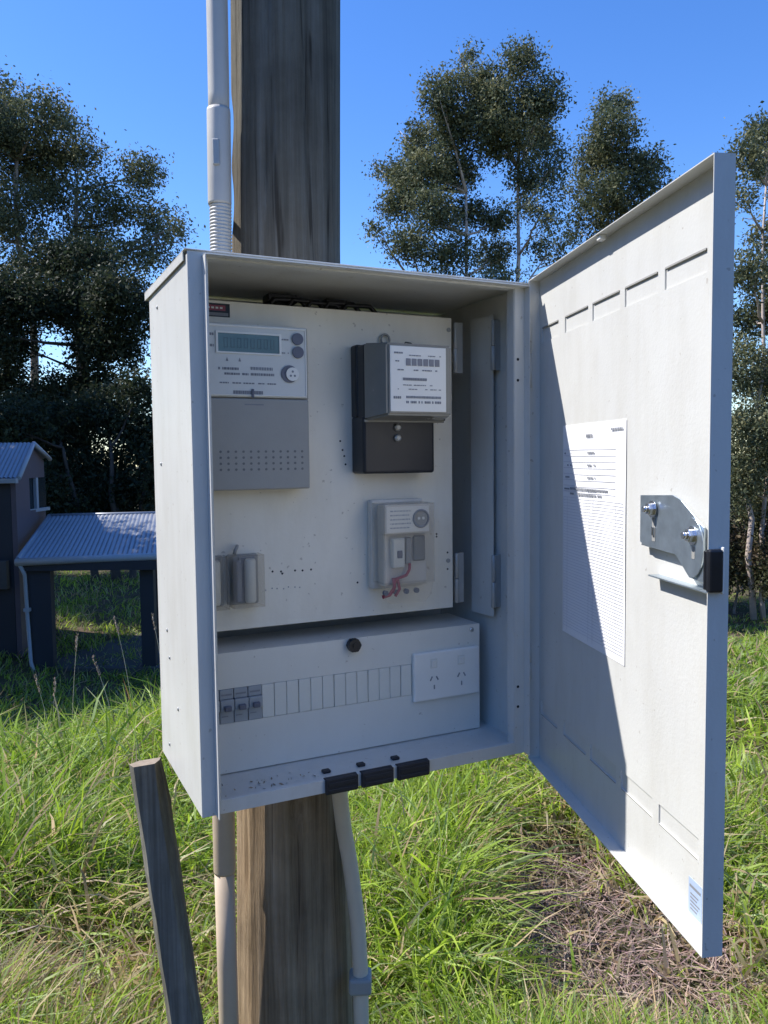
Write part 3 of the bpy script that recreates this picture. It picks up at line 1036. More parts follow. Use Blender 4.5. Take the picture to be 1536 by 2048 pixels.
# clear cover over everything: left wall + rim + lower skirt
mb = MB()
mb.box(0.0, 0.1005, -0.0755, -0.0740, 0.038, 0.1805, 0.0)
mb.box(0.0, 0.0015, -0.0738, -0.0225, 0.038, 0.1805, 0.0)
mb.box(0.099, 0.1005, -0.0738, -0.0225, 0.038, 0.1805, 0.0)
mb.box(0.0017, 0.0988, -0.0738, -0.0225, 0.1790, 0.1805, 0.0)
mb.build('clear_cover', M['clear'], sf)
mb = MB()
mb.prism([(0.0, 0.036), (0.1005, 0.036), (0.096, 0.014), (0.084, 0.002), (0.012, 0.002), (0.002, 0.012)], -0.0700, -0.0685)
mb.prism([(0.0, 0.0375), (0.1005, 0.0375), (0.1005, 0.0362), (0.0, 0.0362)], -0.0740, -0.0225)
mb.build('lower_skirt', M['clear'], sf)

# ------------------------------------------------------------------ two small clear covered terminals (lower left)
def terminal(a0, label):
    t = empty('terminal_cover_block', at_box(a0, PD, 0.2935), label, 'terminal block', 'small clear covered terminal blocks')
    MB().box(0.0, 0.054, -0.012, -0.0005, 0.0, 0.086, 0.003, 2).build('base', M['plasticgrey'], t)
    MB().tube([(0.034, -0.030, 0.006), (0.034, -0.030, 0.010), (0.034, -0.030, 0.076), (0.034, -0.030, 0.080)], [0.0075, 0.0095, 0.0095, 0.0075], 18).build('fuse_barrel', M['blank'], t)
    mb = MB()
    mb.box(0.009, 0.018, -0.036, -0.0122, 0.008, 0.078, 0.002)
    mb.box(0.018, 0.046, -0.020, -0.0122, 0.004, 0.082, 0.001)
    mb.build('fuse_carrier', M['midink'], t)
    mb = MB()
    mb.box(0.0, 0.054, -0.0475, -0.0463, 0.0, 0.088)
    mb.box(0.0, 0.0012, -0.0461, -0.0122, 0.0, 0.088)
    mb.box(0.0528, 0.054, -0.0461, -0.0122, 0.0, 0.088)
    mb.box(0.0014, 0.0526, -0.0461, -0.0122, 0.0868, 0.088)
    mb.box(0.0014, 0.0526, -0.0461, -0.0122, 0.0, 0.0012)
    mb.build('clear_cover', M['clear'], t)
    MB().tube([(0.010, -0.02, 0.088), (0.012, -0.02, 0.095), (0.016, -0.015, 0.099), (0.02, -0.004, 0.100)], 0.003, 8).build('wire_tail', M['plasticgrey'], t)
    return t
terminal(0.0855, 'small clear plastic terminal block on the panel, the right one fully in view')
terminal(0.0250, 'small clear plastic terminal block on the panel, half hidden by left jamb')

# ------------------------------------------------------------------ distribution board
db = empty('distribution_board', at_box(0.035, 0.12, 0.0125), 'long grey switchboard enclosure with breaker row below the meter panel', 'distribution board')
DX = 0.5365
fz0, fz1 = 0.0015, 0.2065
mb = MB()
sx0, sx1, sz0, sz1 = 0.002, 0.3870, 0.0865, 0.1455
mb.box(0, DX, 0, 0.0015, fz0, sz0)
mb.box(0, DX, 0, 0.0015, sz1, fz1)
mb.box(0, sx0, 0, 0.0015, sz0, sz1)
mb.box(sx1, DX, 0, 0.0015, sz0, sz1)
mb.box(0, DX, 0.0015, 0.120, fz1 - 0.0015, fz1)
mb.box(0, DX, 0.0015, 0.120, fz0, fz0 + 0.0015)
mb.box(DX - 0.0015, DX, 0.0015, 0.120, fz0 + 0.0015, fz1 - 0.0015)
mb.box(0, 0.0015, 0.0015, 0.120, fz0 + 0.0015, fz1 - 0.0015)
bmesh.ops.remove_doubles(mb.bm, verts=mb.bm.verts, dist=1e-6)
mb.build('enclosure', M['boardgrey'], db)
MB().box(0.0016, sx1 + 0.004, 0.012, 0.0135, sz0 - 0.004, sz1 + 0.004).build('inner_backing', M['midink'], db)
x0 = 0.1334 - 0.035
bw = (0.4214 - 0.1334) / 13
bl = MB()
bl.box(0.0004, bw - 0.0005, -0.0012, 0.010, sz0 + 0.0006, sz1 - 0.0006, 0.0008)
bl0 = bl.build('blank_cover', M['blank'], db)
bl0.location = (x0, 0, 0)
for k in range(1, 13):
    c = copy_part(bl0, x0 + k * bw, 0.0004 * ((k * 7) % 3 - 1), 0)
# breakers
kb = 0
for k in range(4):
    xa = 0.0005 + k * 0.0245
    mb = MB()
    mb.box(xa + 0.0004, xa + 0.0238, -0.0020, 0.010, sz0 + 0.0006, sz0 + 0.0230, 0.0008)
    mb.box(xa + 0.0004, xa + 0.0238, -0.0020, 0.010, sz1 - 0.0170, sz1 - 0.0006, 0.0008)
    mb.box(xa + 0.0004, xa + 0.0238, -0.0080, 0.010, sz0 + 0.0234, sz1 - 0.0175, 0.0010)
    br = mb.build('circuit_breaker', M['breaker'], db)
    mb = MB()
    mb.box(xa + 0.0060, xa + 0.0180, -0.0150, -0.0082, sz0 + 0.0240, sz0 + 0.0330, 0.0012)
    mb.build('toggle', M['button'], br)
    mb = MB()
    mb.box(xa + 0.003, xa + 0.021, -0.0023, -0.0021, sz1 - 0.0110, sz1 - 0.0080)
    mb.box(xa + 0.003, xa + 0.014, -0.0023, -0.0021, sz0 + 0.0120, sz0 + 0.0140)
    tag(mb.build('breaker_print', M['midink'], br), kind='stuff')
kx, kz = 0.3015 - 0.035, 0.2089 - 0.0125
mb = MB()
kp = [(kx + 0.0118 * (1 + 0.09 * math.cos(6 * t)) * math.cos(t), kz + 0.0118 * (1 + 0.09 * math.cos(6 * t)) * math.sin(t)) for t in np.linspace(0, 2 * math.pi, 36, endpoint=False)]
mb.prism(kp, -0.017, -0.004, 0.0008)
cyl(kx, kz, 0.0085, -0.004, -0.0002, 20, mb)
cyl(kx, kz, 0.0045, -0.0185, -0.017, 14, mb)
mb.build('black_knob', M['black'], db)
mb = MB()
mb.tube([(0.5536 - 0.035, -0.0003, kz), (0.5536 - 0.035, -0.002, kz), (0.5536 - 0.035, -0.003, kz)], [0.0048, 0.0045, 0.003], 14)
mb.build('lid_screw', M['steel'], db)

# ------------------------------------------------------------------ double power outlet
po = empty('power_outlet', at_box(0.4225, 0.12, 0.0860), 'white double power outlet at the right end of the switchboard', 'power outlet')
MB().box(0.0, 0.1430, -0.0100, -0.0004, 0.0, 0.0920, 0.0035, 3).build('cover_plate', M['whiteplastic'], po)
for x in (0.0415, 0.1010):
    mb = MB()
    mb.box(x - 0.0055, x + 0.0055, -0.0125, -0.0102, 0.0630, 0.0770, 0.0012, 2, rot=Matrix.Rotation(0.12, 3, 'X'))
    mb.build('rocker_switch', M['whiteplastic'], po)
    mb = MB()
    mb.box(x - 0.0075, x + 0.0075, -0.0104, -0.0101, 0.0610, 0.0790)
    mb.build('switch_recess', M['blank'], po)
    mb = MB()
    mb.box(x - 0.0066, x - 0.0042, -0.0108, -0.0100, 0.0370, 0.0460, rot=Matrix.Rotation(0.52, 3, 'Y'))
    mb.box(x + 0.0062, x + 0.0086, -0.0108, -0.0100, 0.0375, 0.0455, rot=Matrix.Rotation(-0.52, 3, 'Y'))
    mb.box(x - 0.0002, x + 0.0022, -0.0108, -0.0100, 0.0210, 0.0290)
    mb.build('socket_slots', M['midink'], po)

# debris on the box floor
mb = MB()
rr = random.Random(4)
for k in range(46):
    x = rr.uniform(0.04, 0.20); y = rr.uniform(0.014, 0.085)
    if k < 14: x = 0.112 + rr.gauss(0, 0.012); y = 0.055 + rr.gauss(0, 0.010)
    s = rr.uniform(0.0012, 0.005)
    a = rr.uniform(0, 6.28)
    dx, dy = math.cos(a) * s, math.sin(a) * s
    hgt = 0.0124 + rr.uniform(0, 0.002)
    mb.quad((x - dx, y - dy, 0.0124), (x + dy * .35, y - dx * .35, hgt + 0.001), (x + dx, y + dy, hgt + 0.0015), (x - dy * .35, y + dx * .35, 0.0126))
o = mb.build('dirt_debris', M['staketop'])
o.matrix_world = BOXM
tag(o, 'dry leaf crumbs and dirt scattered on the box floor', 'debris', kind='stuff')

# ------------------------------------------------------------------ timber stake
mb = MB()
bm = mb.bm
top = Vector((-0.4405, 1.45, ZC - 0.553))
bot = Vector((-0.4405 + 0.058 / 0.4965 * 1.05, 1.45, -0.08))
axis = (top - bot).normalized()
# cross-section (x, y): narrow lit left face, wide front, darker right bevel
sec = [(-0.036, 0.004), (-0.019, -0.025), (0.018, -0.022), (0.027, 0.000), (0.024, 0.026), (-0.022, 0.024)]
n_ = 26
rngs = []
for i in range(n_ + 1):
    t = i / n_
    c = bot.lerp(top, t)
    w = 1.0 if t < 0.9 else 1.0
    ring = []
    for j, (sx, sy) in enumerate(sec):
        px = sx
        zz2 = 0.0
        if j in (3, 4):
            px = sx - 0.006 * max(0, (t - 0.92) / 0.08)
        if i == n_:
            zz2 = 0.004 * sx / 0.03 - 0.004 * (sy / 0.03)
        ring.append(bm.verts.new(c + Vector((px + 0.0008 * math.sin(i * 1.7 + j), sy + 0.0006 * math.sin(i * 2.3 + j * 2), zz2))))
    rngs.append(ring)
for i in range(n_):
    for j in range(6):
        bm.faces.new((rngs[i][j], rngs[i][(j + 1) % 6], rngs[i + 1][(j + 1) % 6], rngs[i + 1][j]))
f = bm.faces.new(rngs[-1]); f.material_index = 1
stake = mb.build('timber_stake', [M['stake'], M['staketop']])
tag(stake, 'leaning grey timber stake in the grass left of the pole', 'stake')

# ------------------------------------------------------------------ vegetation builders
def ribbons(name, base, direction, side, length, width, bend, tint, mat, kind='stuff', levels=(0.0, 0.4, 0.75, 1.0), tipw=(1.0, 0.85, 0.55, 0.0)):
    """one mesh of curved tapering blades"""
    n = len(base)
    L = len(levels)
    nv = 2 * (L - 1) + 1
    co = np.zeros((n, nv, 3), np.float32)
    for k, (t, tw) in enumerate(zip(levels, tipw)):
        p = base + direction * (length * t)[:, None] if np.ndim(t) else base + direction * (length[:, None] * t)
        p = p + bend * (length[:, None] * t * t)
        p[:, 2] -= (np.linalg.norm(bend[:, :2], axis=1) * length * t * t * 0.35 * t)
        if k < L - 1:
            co[:, 2 * k] = p - side * (width[:, None] * tw * 0.5)
            co[:, 2 * k + 1] = p + side * (width[:, None] * tw * 0.5)
        else:
            co[:, 2 * k] = p
    o_ = (np.arange(n) * nv)[:, None]
    loops, starts, totals = [], [], []
    quads = np.array([[2 * k, 2 * k + 1, 2 * k + 3, 2 * k + 2] for k in range(L - 2)]).reshape(1, -1)
    tri = np.array([[2 * (L - 2), 2 * (L - 2) + 1, 2 * (L - 1)]]).reshape(1, -1)
    per = np.concatenate([quads, tri], 1)
    allv = (o_ + per).astype(np.int32).ravel()
    tot = np.tile(np.array([4] * (L - 2) + [3], np.int32), n)
    st = np.concatenate([[0], np.cumsum(tot)[:-1]]).astype(np.int32)
    me = bpy.data.meshes.new(name)
    me.vertices.add(n * nv)
    me.vertices.foreach_set('co', co.ravel())
    me.loops.add(len(allv))
    me.loops.foreach_set('vertex_index', allv)
    me.polygons.add(len(tot))
    me.polygons.foreach_set('loop_start', st)
    me.update(calc_edges=True)
    at = me.color_attributes.new('tint', 'FLOAT_COLOR', 'POINT')
    c = np.ones((n, nv, 4), np.float32)
    c[:, :, :3] = tint[:, None, :]
    at.data.foreach_set('color', c.ravel())
    me.materials.append(mat)
    o = bpy.data.objects.new(name, me)
    COL.objects.link(o)
    if kind: o['kind'] = kind
    return o


def unit(v):
    return v / np.maximum(np.linalg.norm(v, axis=1, keepdims=True), 1e-9)


def vnoise(x, y, s, seed):
    r = np.random.default_rng(seed)
    out = 0
    for k in range(6):
        a = r.uniform(0, 6.28); f = s * r.uniform(0.6, 1.9); p = r.uniform(0, 6.28)
        out = out + np.sin((x * math.cos(a) + y * math.sin(a)) * f + p)
    return out / 6 * 1.6


def dryness(x, y):
    d = 0.25 * vnoise(x, y, 3.0, 4) + 0.18 * vnoise(x, y, 9.0, 5)
    def blob(cx, cy, rx, ry, w):
        return w * np.exp(-(((x - cx) / rx) ** 2 + ((y - cy) / ry) ** 2))
    d = d + blob(0.52, 2.75, 0.36, 0.5, 1.5) + blob(-1.0, 2.25, 0.55, 0.34, 1.1) + blob(0.85, 2.35, 0.28, 0.3, 0.8) + blob(0.75, 3.9, 0.35, 0.4, 0.35)
    d = d + blob(-0.62, 2.75, 0.22, 0.35, 0.35)
    d = d - blob(0.12, 2.75, 0.30, 0.6, 0.6) - blob(-1.5, 3.9, 1.0, 1.0, 0.35)
    return np.clip(d, 0, 1)


def scatter(n, y_lo, y_hi, power, spread=0.62):
    u = rng.random(n)
    y = (y_lo ** (1 - power) + u * (y_hi ** (1 - power) - y_lo ** (1 - power))) ** (1 / (1 - power))
    x = (rng.random(n) * 2 - 1) * (spread * y + 0.5)
    return x, y


def grass_patch(name, n, y_lo, y_hi, power, hmin, hmax, wmin, wmax, label, spread=0.62, far=False):
    x, y = scatter(n, y_lo, y_hi, power, spread)
    # gather into tufts
    nt_ = max(1, n // 14)
    tx, ty = x[:nt_], y[:nt_]
    idx = rng.integers(0, nt_, n)
    r = rng.normal(0, 1, (n, 2)) * (0.022 + 0.010 * ty[idx])[:, None]
    x, y = tx[idx] + r[:, 0], ty[idx] + r[:, 1]
    dz = dryness(x, y)
    keep = rng.random(n) > np.clip(dz * 1.15 - 0.12, 0, 0.92)
    keep &= ((x + 0.21) ** 2 + (y - 1.74) ** 2) > 0.13 ** 2
    x, y, idx, dz = x[keep], y[keep], idx[keep], dz[keep]
    n = len(x)
    lush = 0.50 + 0.38 * vnoise(x, y, 2.8, 8) + 0.42 * np.clip(-(x + 0.3) * 1.2, -0.35, 1) + 0.35 * np.exp(-((x - 0.2) / 0.3) ** 2 - ((y - 3.0) / 0.9) ** 2)
    lush = np.clip(lush, 0.1, 1.15) * (1 - 0.72 * dz)
    ln = (hmin + (hmax - hmin) * lush) * rng.uniform(0.45, 1.15, n)
    wd = rng.uniform(wmin, wmax, n) * (0.7 + 0.16 * np.minimum(y, 7))
    g_ = gz(x, y)
    base = np.stack([x, y, g_ - 0.01], 1)
    tu = rng.normal(0, 0.28, (nt_, 2))[idx]
    lean = tu * 0.65 + rng.normal(0, 0.17, (n, 2)) + np.array([0.06, -0.03])
    d = unit(np.concatenate([lean, np.ones((n, 1))], 1))
    ang = rng.uniform(0, 2 * math.pi, n)
    side = np.stack([np.cos(ang), np.sin(ang), np.zeros(n)], 1)
    side = unit(side - d * np.sum(side * d, 1, keepdims=True))
    bend = np.concatenate([lean * 1.0 + rng.normal(0, 0.24, (n, 2)), -rng.uniform(0.0, 0.38, (n, 1))], 1)
    hue = vnoise(x, y, 1.6, 12) * 0.5 + rng.normal(0, 0.35, n)
    g1 = np.array([0.120, 0.195, 0.032]); g2 = np.array([0.290, 0.360, 0.060]); g3 = np.array([0.235, 0.290, 0.120])
    t = np.clip(0.5 + 0.5 * hue, 0, 1)[:, None]
    tint = g1 * (1 - t) + g2 * t
    m3 = (rng.random(n) < 0.2)[:, None]
    tint = np.where(m3, g3, tint)
    pd = np.clip(0.14 + dz * 0.7, 0, 0.85)
    dry = rng.random(n) < pd
    dc = np.array([0.42, 0.33, 0.20]) * rng.uniform(0.55, 1.15, (n, 1)) + rng.normal(0, 0.015, (n, 3))
    tint = np.where(dry[:, None], dc * 1.3, tint * rng.uniform(0.95, 1.9, (n, 1)))
    o = ribbons(name, base, d, side, ln, wd, bend, np.clip(tint, 0.01, 0.9).astype(np.float32), M['grass'])
    tag(o, label, 'grass', kind='stuff')
    return o


grass_patch('meadow_grass', 105000, 1.6, 5.4, 1.2, 0.07, 0.50, 0.0040, 0.0110, 'long green meadow grass with dry tufts around the pole and stake')
grass_patch('slope_grass', 60000, 4.6, 15.0, 1.3, 0.10, 0.42, 0.0050, 0.0110, 'green grass covering the slope that falls away behind the pole', spread=0.60)
grass_patch('valley_grass', 60000, 12.0, 45.0, 1.2, 0.12, 0.34, 0.009, 0.018, 'grass on the low ground by the house and trees', spread=0.60)

grass_patch('tall_grass_tufts', 7000, 2.2, 6.0, 1.2, 0.20, 0.62, 0.0080, 0.0150, 'broad bladed taller grass tufts rising through the meadow')

# straw and litter lying flat
n = 60000
x, y = scatter(n, 1.6, 6.5, 1.3)
dz = dryness(x, y)
keep = rng.random(n) < np.clip(0.10 + dz * 1.2, 0, 1)
x, y = x[keep], y[keep]
n = len(x)
base = np.stack([x, y, gz(x, y) + rng.uniform(0.0, 0.035, n)], 1)
a = rng.uniform(0, 2 * math.pi, n)
d = unit(np.stack([np.cos(a), np.sin(a), rng.normal(0.05, 0.22, n)], 1))
side = unit(np.cross(d, np.stack([rng.normal(0, .3, n), rng.normal(0, .3, n), np.ones(n)], 1)))
bend = rng.normal(0, 0.22, (n, 3))
tint = np.array([0.46, 0.355, 0.27]) * rng.uniform(0.3, 1.15, (n, 1)) + rng.normal(0, 0.015, (n, 3)) + np.array([0.02, 0, 0.01])
o = ribbons('dead_straw', base, d, side, rng.uniform(0.03, 0.16, n), rng.uniform(0.002, 0.0055, n), bend, np.clip(tint, 0.02, 0.8).astype(np.float32), M['straw'])
tag(o, 'dead straw and dry leaf litter lying on bare patches of ground', 'straw', kind='stuff')


# seed stalks standing up at the crest on the left
def seed_stalk(x, y, h, lean, label, headlen=0.10):
    zb = float(gz(x, y))
    t = empty('seed_stalk', Matrix.Translation((x, y, zb)), label, 'grass stalk', 'tall seeding grass stalks at the left crest')
    p = [(lean * s * s * h, 0.02 * s, h * s) for s in np.linspace(0, 1, 9)]
    MB().tube(p, [0.0022 - 0.0012 * s for s in np.linspace(0, 1, 9)], 6).build('stem', M['duct'], t)
    mb = MB()
    rr = random.Random(int(x * 1000))
    nsp = 26
    for k in range(nsp):
        s = 1 - headlen / h + (headlen / h) * k / nsp * 1.15
        c = Vector((lean * s * s * h, 0.02 * s, h * s))
        a = rr.uniform(0, 6.28)
        dv = Vector((math.cos(a) * 0.009, math.sin(a) * 0.009, 0.016))
        mb.tube([c, c + dv * 0.5, c + dv], [0.0008, 0.0028, 0.0004], 5)
    mb.build('seed_head', M['seed'], t)


M['seed'] = plain('seed_head_tan', (0.36, 0.26, 0.20), 0.8, var=0.2)
def at_px(px, py, y):
    """world point seen at photo pixel (px, py) at distance y (used to place things in depth)"""
    r = X_ * ((px - 768) / FPX) - U_ * ((py - 1024) / FPX) + f_
    k = y / r.y
    return r.x * k, y, r.z * k + ZC


for (px, py, y, lean, lab) in ((152, 1268, 4.9, 0.06, 'tallest pale seed stalk left of the meter box, leaning slightly right'),
                               (228, 1255, 5.1, -0.12, 'seed stalk bending left against the dark carport'),
                               (68, 1365, 4.7, -0.15, 'short brown seed stalk furthest left at the crest'),
                               (108, 1362, 4.8, 0.05, 'thin upright seed stalk beside the leftmost brown one'),
                               (303, 1240, 5.2, -0.10, 'seed stalk rising right beside the box side wall'),
                               (185, 1345, 4.6, -0.2, 'low arching seed stalk among the crest grass')):
    X0, Y0, Zt = at_px(px, py, y)
    hh = Zt - float(gz(X0, y))
    seed_stalk(X0 - lean * hh, y, max(0.2, hh), lean, lab)


# ------------------------------------------------------------------ trees
def leaf_mesh(name, centers, sizes, tint, parent, mat):
    n = len(centers)
    d = unit(rng.normal(0, 1, (n, 3)) * np.array([0.8, 0.8, 0.7]) + np.array([0, 0, -0.45]))
    s = unit(np.cross(d, rng.normal(0, 1, (n, 3))))
    L = sizes[:, None]
    w = sizes[:, None] * rng.uniform(0.16, 0.30, (n, 1))
    co = np.zeros((n, 4, 3), np.float32)
    co[:, 0] = centers
    co[:, 1] = centers + d * L * 0.5 + s * w
    co[:, 2] = centers + d * L
    co[:, 3] = centers + d * L * 0.5 - s * w
    me = bpy.data.meshes.new(name)
    me.vertices.add(n * 4)
    me.vertices.foreach_set('co', co.ravel())
    me.loops.add(n * 4)
    me.loops.foreach_set('vertex_index', np.arange(n * 4, dtype=np.int32))
    me.polygons.add(n)
    me.polygons.foreach_set('loop_start', np.arange(0, n * 4, 4, dtype=np.int32))
    me.update(calc_edges=True)
    at = me.color_attributes.new('tint', 'FLOAT_COLOR', 'POINT')
    c = np.ones((n, 4, 4), np.float32)
    c[:, :, :3] = tint[:, None, :]
    at.data.foreach_set('color', c.ravel())
    me.materials.append(mat)
    o = bpy.data.objects.new(name, me)
    COL.objects.link(o)
    if parent: o.parent = parent
    return o


def limb(mb, p0, p1, r0, r1, seed, wob=0.05, n=7, sides=7):
    rr = random.Random(seed)
    p0, p1 = Vector(p0), Vector(p1)
    L = (p1 - p0).length
    pts, rad = [], []
    for i in range(n):
        t = i / (n - 1)
        q = p0.lerp(p1, t)
        q.z += math.sin(t * math.pi) * -0.04 * L
        if 0 < i < n - 1: q += Vector((rr.gauss(0, wob), rr.gauss(0, wob), rr.gauss(0, wob * 0.4))) * (L * 0.25)
        pts.append(q); rad.append(r0 + (r1 - r0) * t)
    mb.tube(pts, rad, sides)
    return pts


def tree(label, base_px, dist, blobs, nleaf, lsize, cols, bark, trunk_r=0.22, trunks=None, seed=1, group=None, name='gum_tree', limbs=True, depth=1.0, cat='tree', spray=0.22):
    """blobs: (px, py, rx, ry[, density]) crown clumps as seen from the road, each given its own depth"""
    rs = np.random.default_rng(seed)
    bx = at_px(base_px, 1024, dist)[0]
    zb = float(gz(bx, dist))
    t = empty(name, Matrix.Translation((bx, dist, zb)), label, cat, group, 1.0)
    C, S, T_ = [], [], []
    tops = []
    area = np.array([b[2] * b[3] * (b[4] if len(b) > 4 else 1.0) for b in blobs], float)
    area = area / area.sum()
    for bi, b in enumerate(blobs):
        dens = b[4] if len(b) > 4 else 1.0
        rx, rz = b[2] * dist / FPX, b[3] * dist / FPX
        ry = max(rx, rz) * 0.9 * depth
        oy = rs.uniform(-1, 1) * 1.6 * depth
        X0, Y0, Z0_ = at_px(b[0], b[1], dist + oy)
        n = int(nleaf * area[bi])
        nsub = max(4, int(n / 55))
        v = unit(rs.normal(0, 1, (nsub, 3))) * (rs.random((nsub, 1)) ** 0.40)
        sub = v * np.array([rx, ry, rz]) * 0.93
        k = rs.integers(0, nsub, n)
        sp = spray * (0.75 + 0.5 * rs.random(nsub))[k]
        halo = np.where(rs.random(n) < 0.16, 1.5, 1.0)
        p = sub[k] + rs.normal(0, 1, (n, 3)) * (sp * halo)[:, None] * np.array([1.0, 1.0, 0.85])
        C.append(p + np.array([X0, dist + oy, Z0_]) - np.array([bx, dist, zb]))
        S.append(lsize * rs.uniform(0.6, 1.4, n))
        m_ = rs.random(nsub)[k]
        c0, c1, c2 = [np.array(c) for c in cols]
        cc = np.where((m_ < 0.6)[:, None], c0, c1)
        cc = np.where((m_ > 0.88)[:, None], c2, cc)
        T_.append(cc * rs.uniform(0.75, 1.3, (n, 1)))
        tops.append(Vector((X0 - bx, oy, Z0_ - zb)))
    C, S, T_ = np.concatenate(C), np.concatenate(S), np.concatenate(T_)
    leaf_mesh('crown', C, S, T_.astype(np.float32), t, M['leaf'])
    mb = MB()
    zmax = max(p.z for p in tops)
    trunks = trunks or [(0.0, 0.85)]
    paths = []
    for ti, (off, hfrac) in enumerate(trunks):
        tx = off * dist / FPX
        near = sorted(tops, key=lambda p: abs(p.x - tx) - 0.25 * p.z)
        tgt = Vector((tx, rs.uniform(-0.5, 0.5), zmax * hfrac))
        pts = limb(mb, (tx * 0.45, 0, -0.2), tgt, trunk_r / (1 + 0.25 * ti), trunk_r * 0.28, seed * 10 + ti, 0.035, 12, 9)
        paths.append(pts)
    if limbs:
        for i, p in enumerate(tops):
            best = None
            for pts in paths:
                for q in pts[3:]:
                    if q.z < p.z - 0.3:
                        dd = (q - p).length
                        if best is None or dd < best[0]: best = (dd, q)
            if best:
                rr0 = min(trunk_r * 0.42, 0.02 + best[0] * 0.018)
                pts = limb(mb, best[1], p, rr0, 0.012, seed * 100 + i, 0.06, 7, 6)
                for k in range(3):
                    e = p + Vector((rs.normal(0, 0.25), rs.normal(0, 0.3), rs.normal(-0.25, 0.2)))
                    limb(mb, pts[3 + k], e, rr0 * 0.4, 0.008, seed * 1000 + i * 7 + k, 0.08, 4, 5)
    mb.build('trunk', bark, t)
    return t


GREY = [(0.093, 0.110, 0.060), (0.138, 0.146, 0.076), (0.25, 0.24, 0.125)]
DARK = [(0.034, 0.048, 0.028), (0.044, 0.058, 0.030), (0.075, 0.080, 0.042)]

tree('tall airy gum tree filling the upper left sky behind the house', 110, 38,
     [(-60, 260, 90, 90), (5, 235, 55, 65), (85, 235, 58, 48), (60, 330, 80, 60), (160, 300, 45, 45, .8), (120, 395, 70, 50, .5), (30, 430, 70, 70, .7), (205, 400, 60, 50, .6), (278, 348, 42, 38),
      (265, 430, 55, 45, .45), (325, 445, 40, 38, .6), (250, 505, 70, 45, .5), (175, 480, 60, 50, .7), (-60, 420, 90, 90), (310, 520, 45, 35, .4), (350, 455, 26, 26, .6), (20, 560, 70, 60, .6), (110, 300, 40, 40, .6), (0, 170, 30, 18, .7)],
     70000, 0.165, GREY, M['bark'], 0.30, [(-40, 0.85), (60, 0.8)], seed=3, spray=0.30)
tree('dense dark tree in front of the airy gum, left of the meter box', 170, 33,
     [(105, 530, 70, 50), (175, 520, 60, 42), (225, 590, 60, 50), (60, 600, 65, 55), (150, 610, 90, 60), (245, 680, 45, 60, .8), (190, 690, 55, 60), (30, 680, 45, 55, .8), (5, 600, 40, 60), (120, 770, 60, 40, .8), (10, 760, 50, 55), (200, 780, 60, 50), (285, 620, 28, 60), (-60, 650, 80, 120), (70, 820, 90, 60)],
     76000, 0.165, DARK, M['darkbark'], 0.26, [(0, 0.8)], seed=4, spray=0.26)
tree('low dark bushy tree behind the carport roof', 230, 29,
     [(215, 830, 80, 60), (110, 860, 95, 60), (20, 850, 80, 60), (280, 870, 55, 80), (160, 930, 110, 65), (60, 980, 90, 60), (240, 990, 80, 50), (330, 940, 60, 90), (400, 900, 70, 90), (130, 1010, 90, 40), (-60, 930, 100, 110), (190, 1050, 130, 40), (280, 780, 40, 40)],
     68000, 0.165, DARK, M['darkbark'], 0.2, [(0, 0.7), (-90, 0.7), (60, 0.6)], seed=5, spray=0.24, name='bushy_tree')
tree('big leafy gum tree between the pole and the open door', 1010, 30,
     [(935, 108, 13, 26, .8), (1045, 120, 38, 36), (960, 165, 60, 35), (885, 190, 45, 42), (1085, 190, 42, 45), (905, 255, 62, 55), (1000, 230, 70, 60), (1075, 265, 40, 50), (830, 280, 32, 40), (860, 345, 62, 50), (1000, 290, 60, 30),
      (925, 335, 38, 40), (795, 395, 42, 45), (755, 338, 16, 12, .6), (800, 345, 40, 26, .8), (860, 425, 55, 45, .8), (1050, 355, 34, 45, .8), (1105, 335, 38, 50, .5), (930, 425, 45, 35, .8), (995, 440, 45, 26, .9),
      (820, 490, 50, 40, .7), (900, 505, 55, 38, .7), (985, 510, 55, 40, .6), (1080, 430, 45, 50, .35), (1095, 500, 45, 40, .4), (870, 590, 80, 50, .7), (1000, 600, 90, 60, .7), (760, 470, 20, 30, .4)],
     90000, 0.120, GREY, M['palebark'], 0.17, [(30, 0.8), (-75, 0.75), (-150, 0.55)], seed=6, spray=0.19)
tree('slimmer gum tree rising just behind the top edge of the open door', 1215, 34,
     [(1225, 208, 38, 30), (1222, 262, 56, 42), (1190, 320, 45, 45), (1245, 330, 45, 42), (1210, 390, 58, 42), (1300, 325, 30, 34), (1292, 375, 42, 32), (1155, 395, 34, 50, .5), (1240, 440, 55, 42), (1165, 460, 40, 40, .5), (1230, 540, 80, 60), (1300, 470, 50, 60), (1180, 600, 70, 70)],
     44000, 0.135, GREY, M['palebark'], 0.15, [(0, 0.85), (-40, 0.6)], seed=7, spray=0.20)
tree('thin gum tree at the far right edge beyond the door', 1512, 26,
     [(1535, 262, 38, 34), (1500, 310, 34, 38), (1550, 340, 50, 45), (1490, 400, 30, 40, .35), (1540, 470, 45, 45, .5), (1500, 540, 40, 40, .8), (1560, 580, 60, 70), (1505, 640, 50, 50, .7), (1490, 730, 45, 60), (1545, 760, 50, 60), (1500, 850, 50, 60), (1560, 900, 60, 80), (1480, 960, 45, 60), (1540, 1020, 60, 60), (1640, 500, 90, 160), (1640, 800, 100, 200)],
     90000, 0.118, GREY, M['palebark'], 0.11, [(0, 0.9), (45, 0.8)], seed=8, spray=0.19)
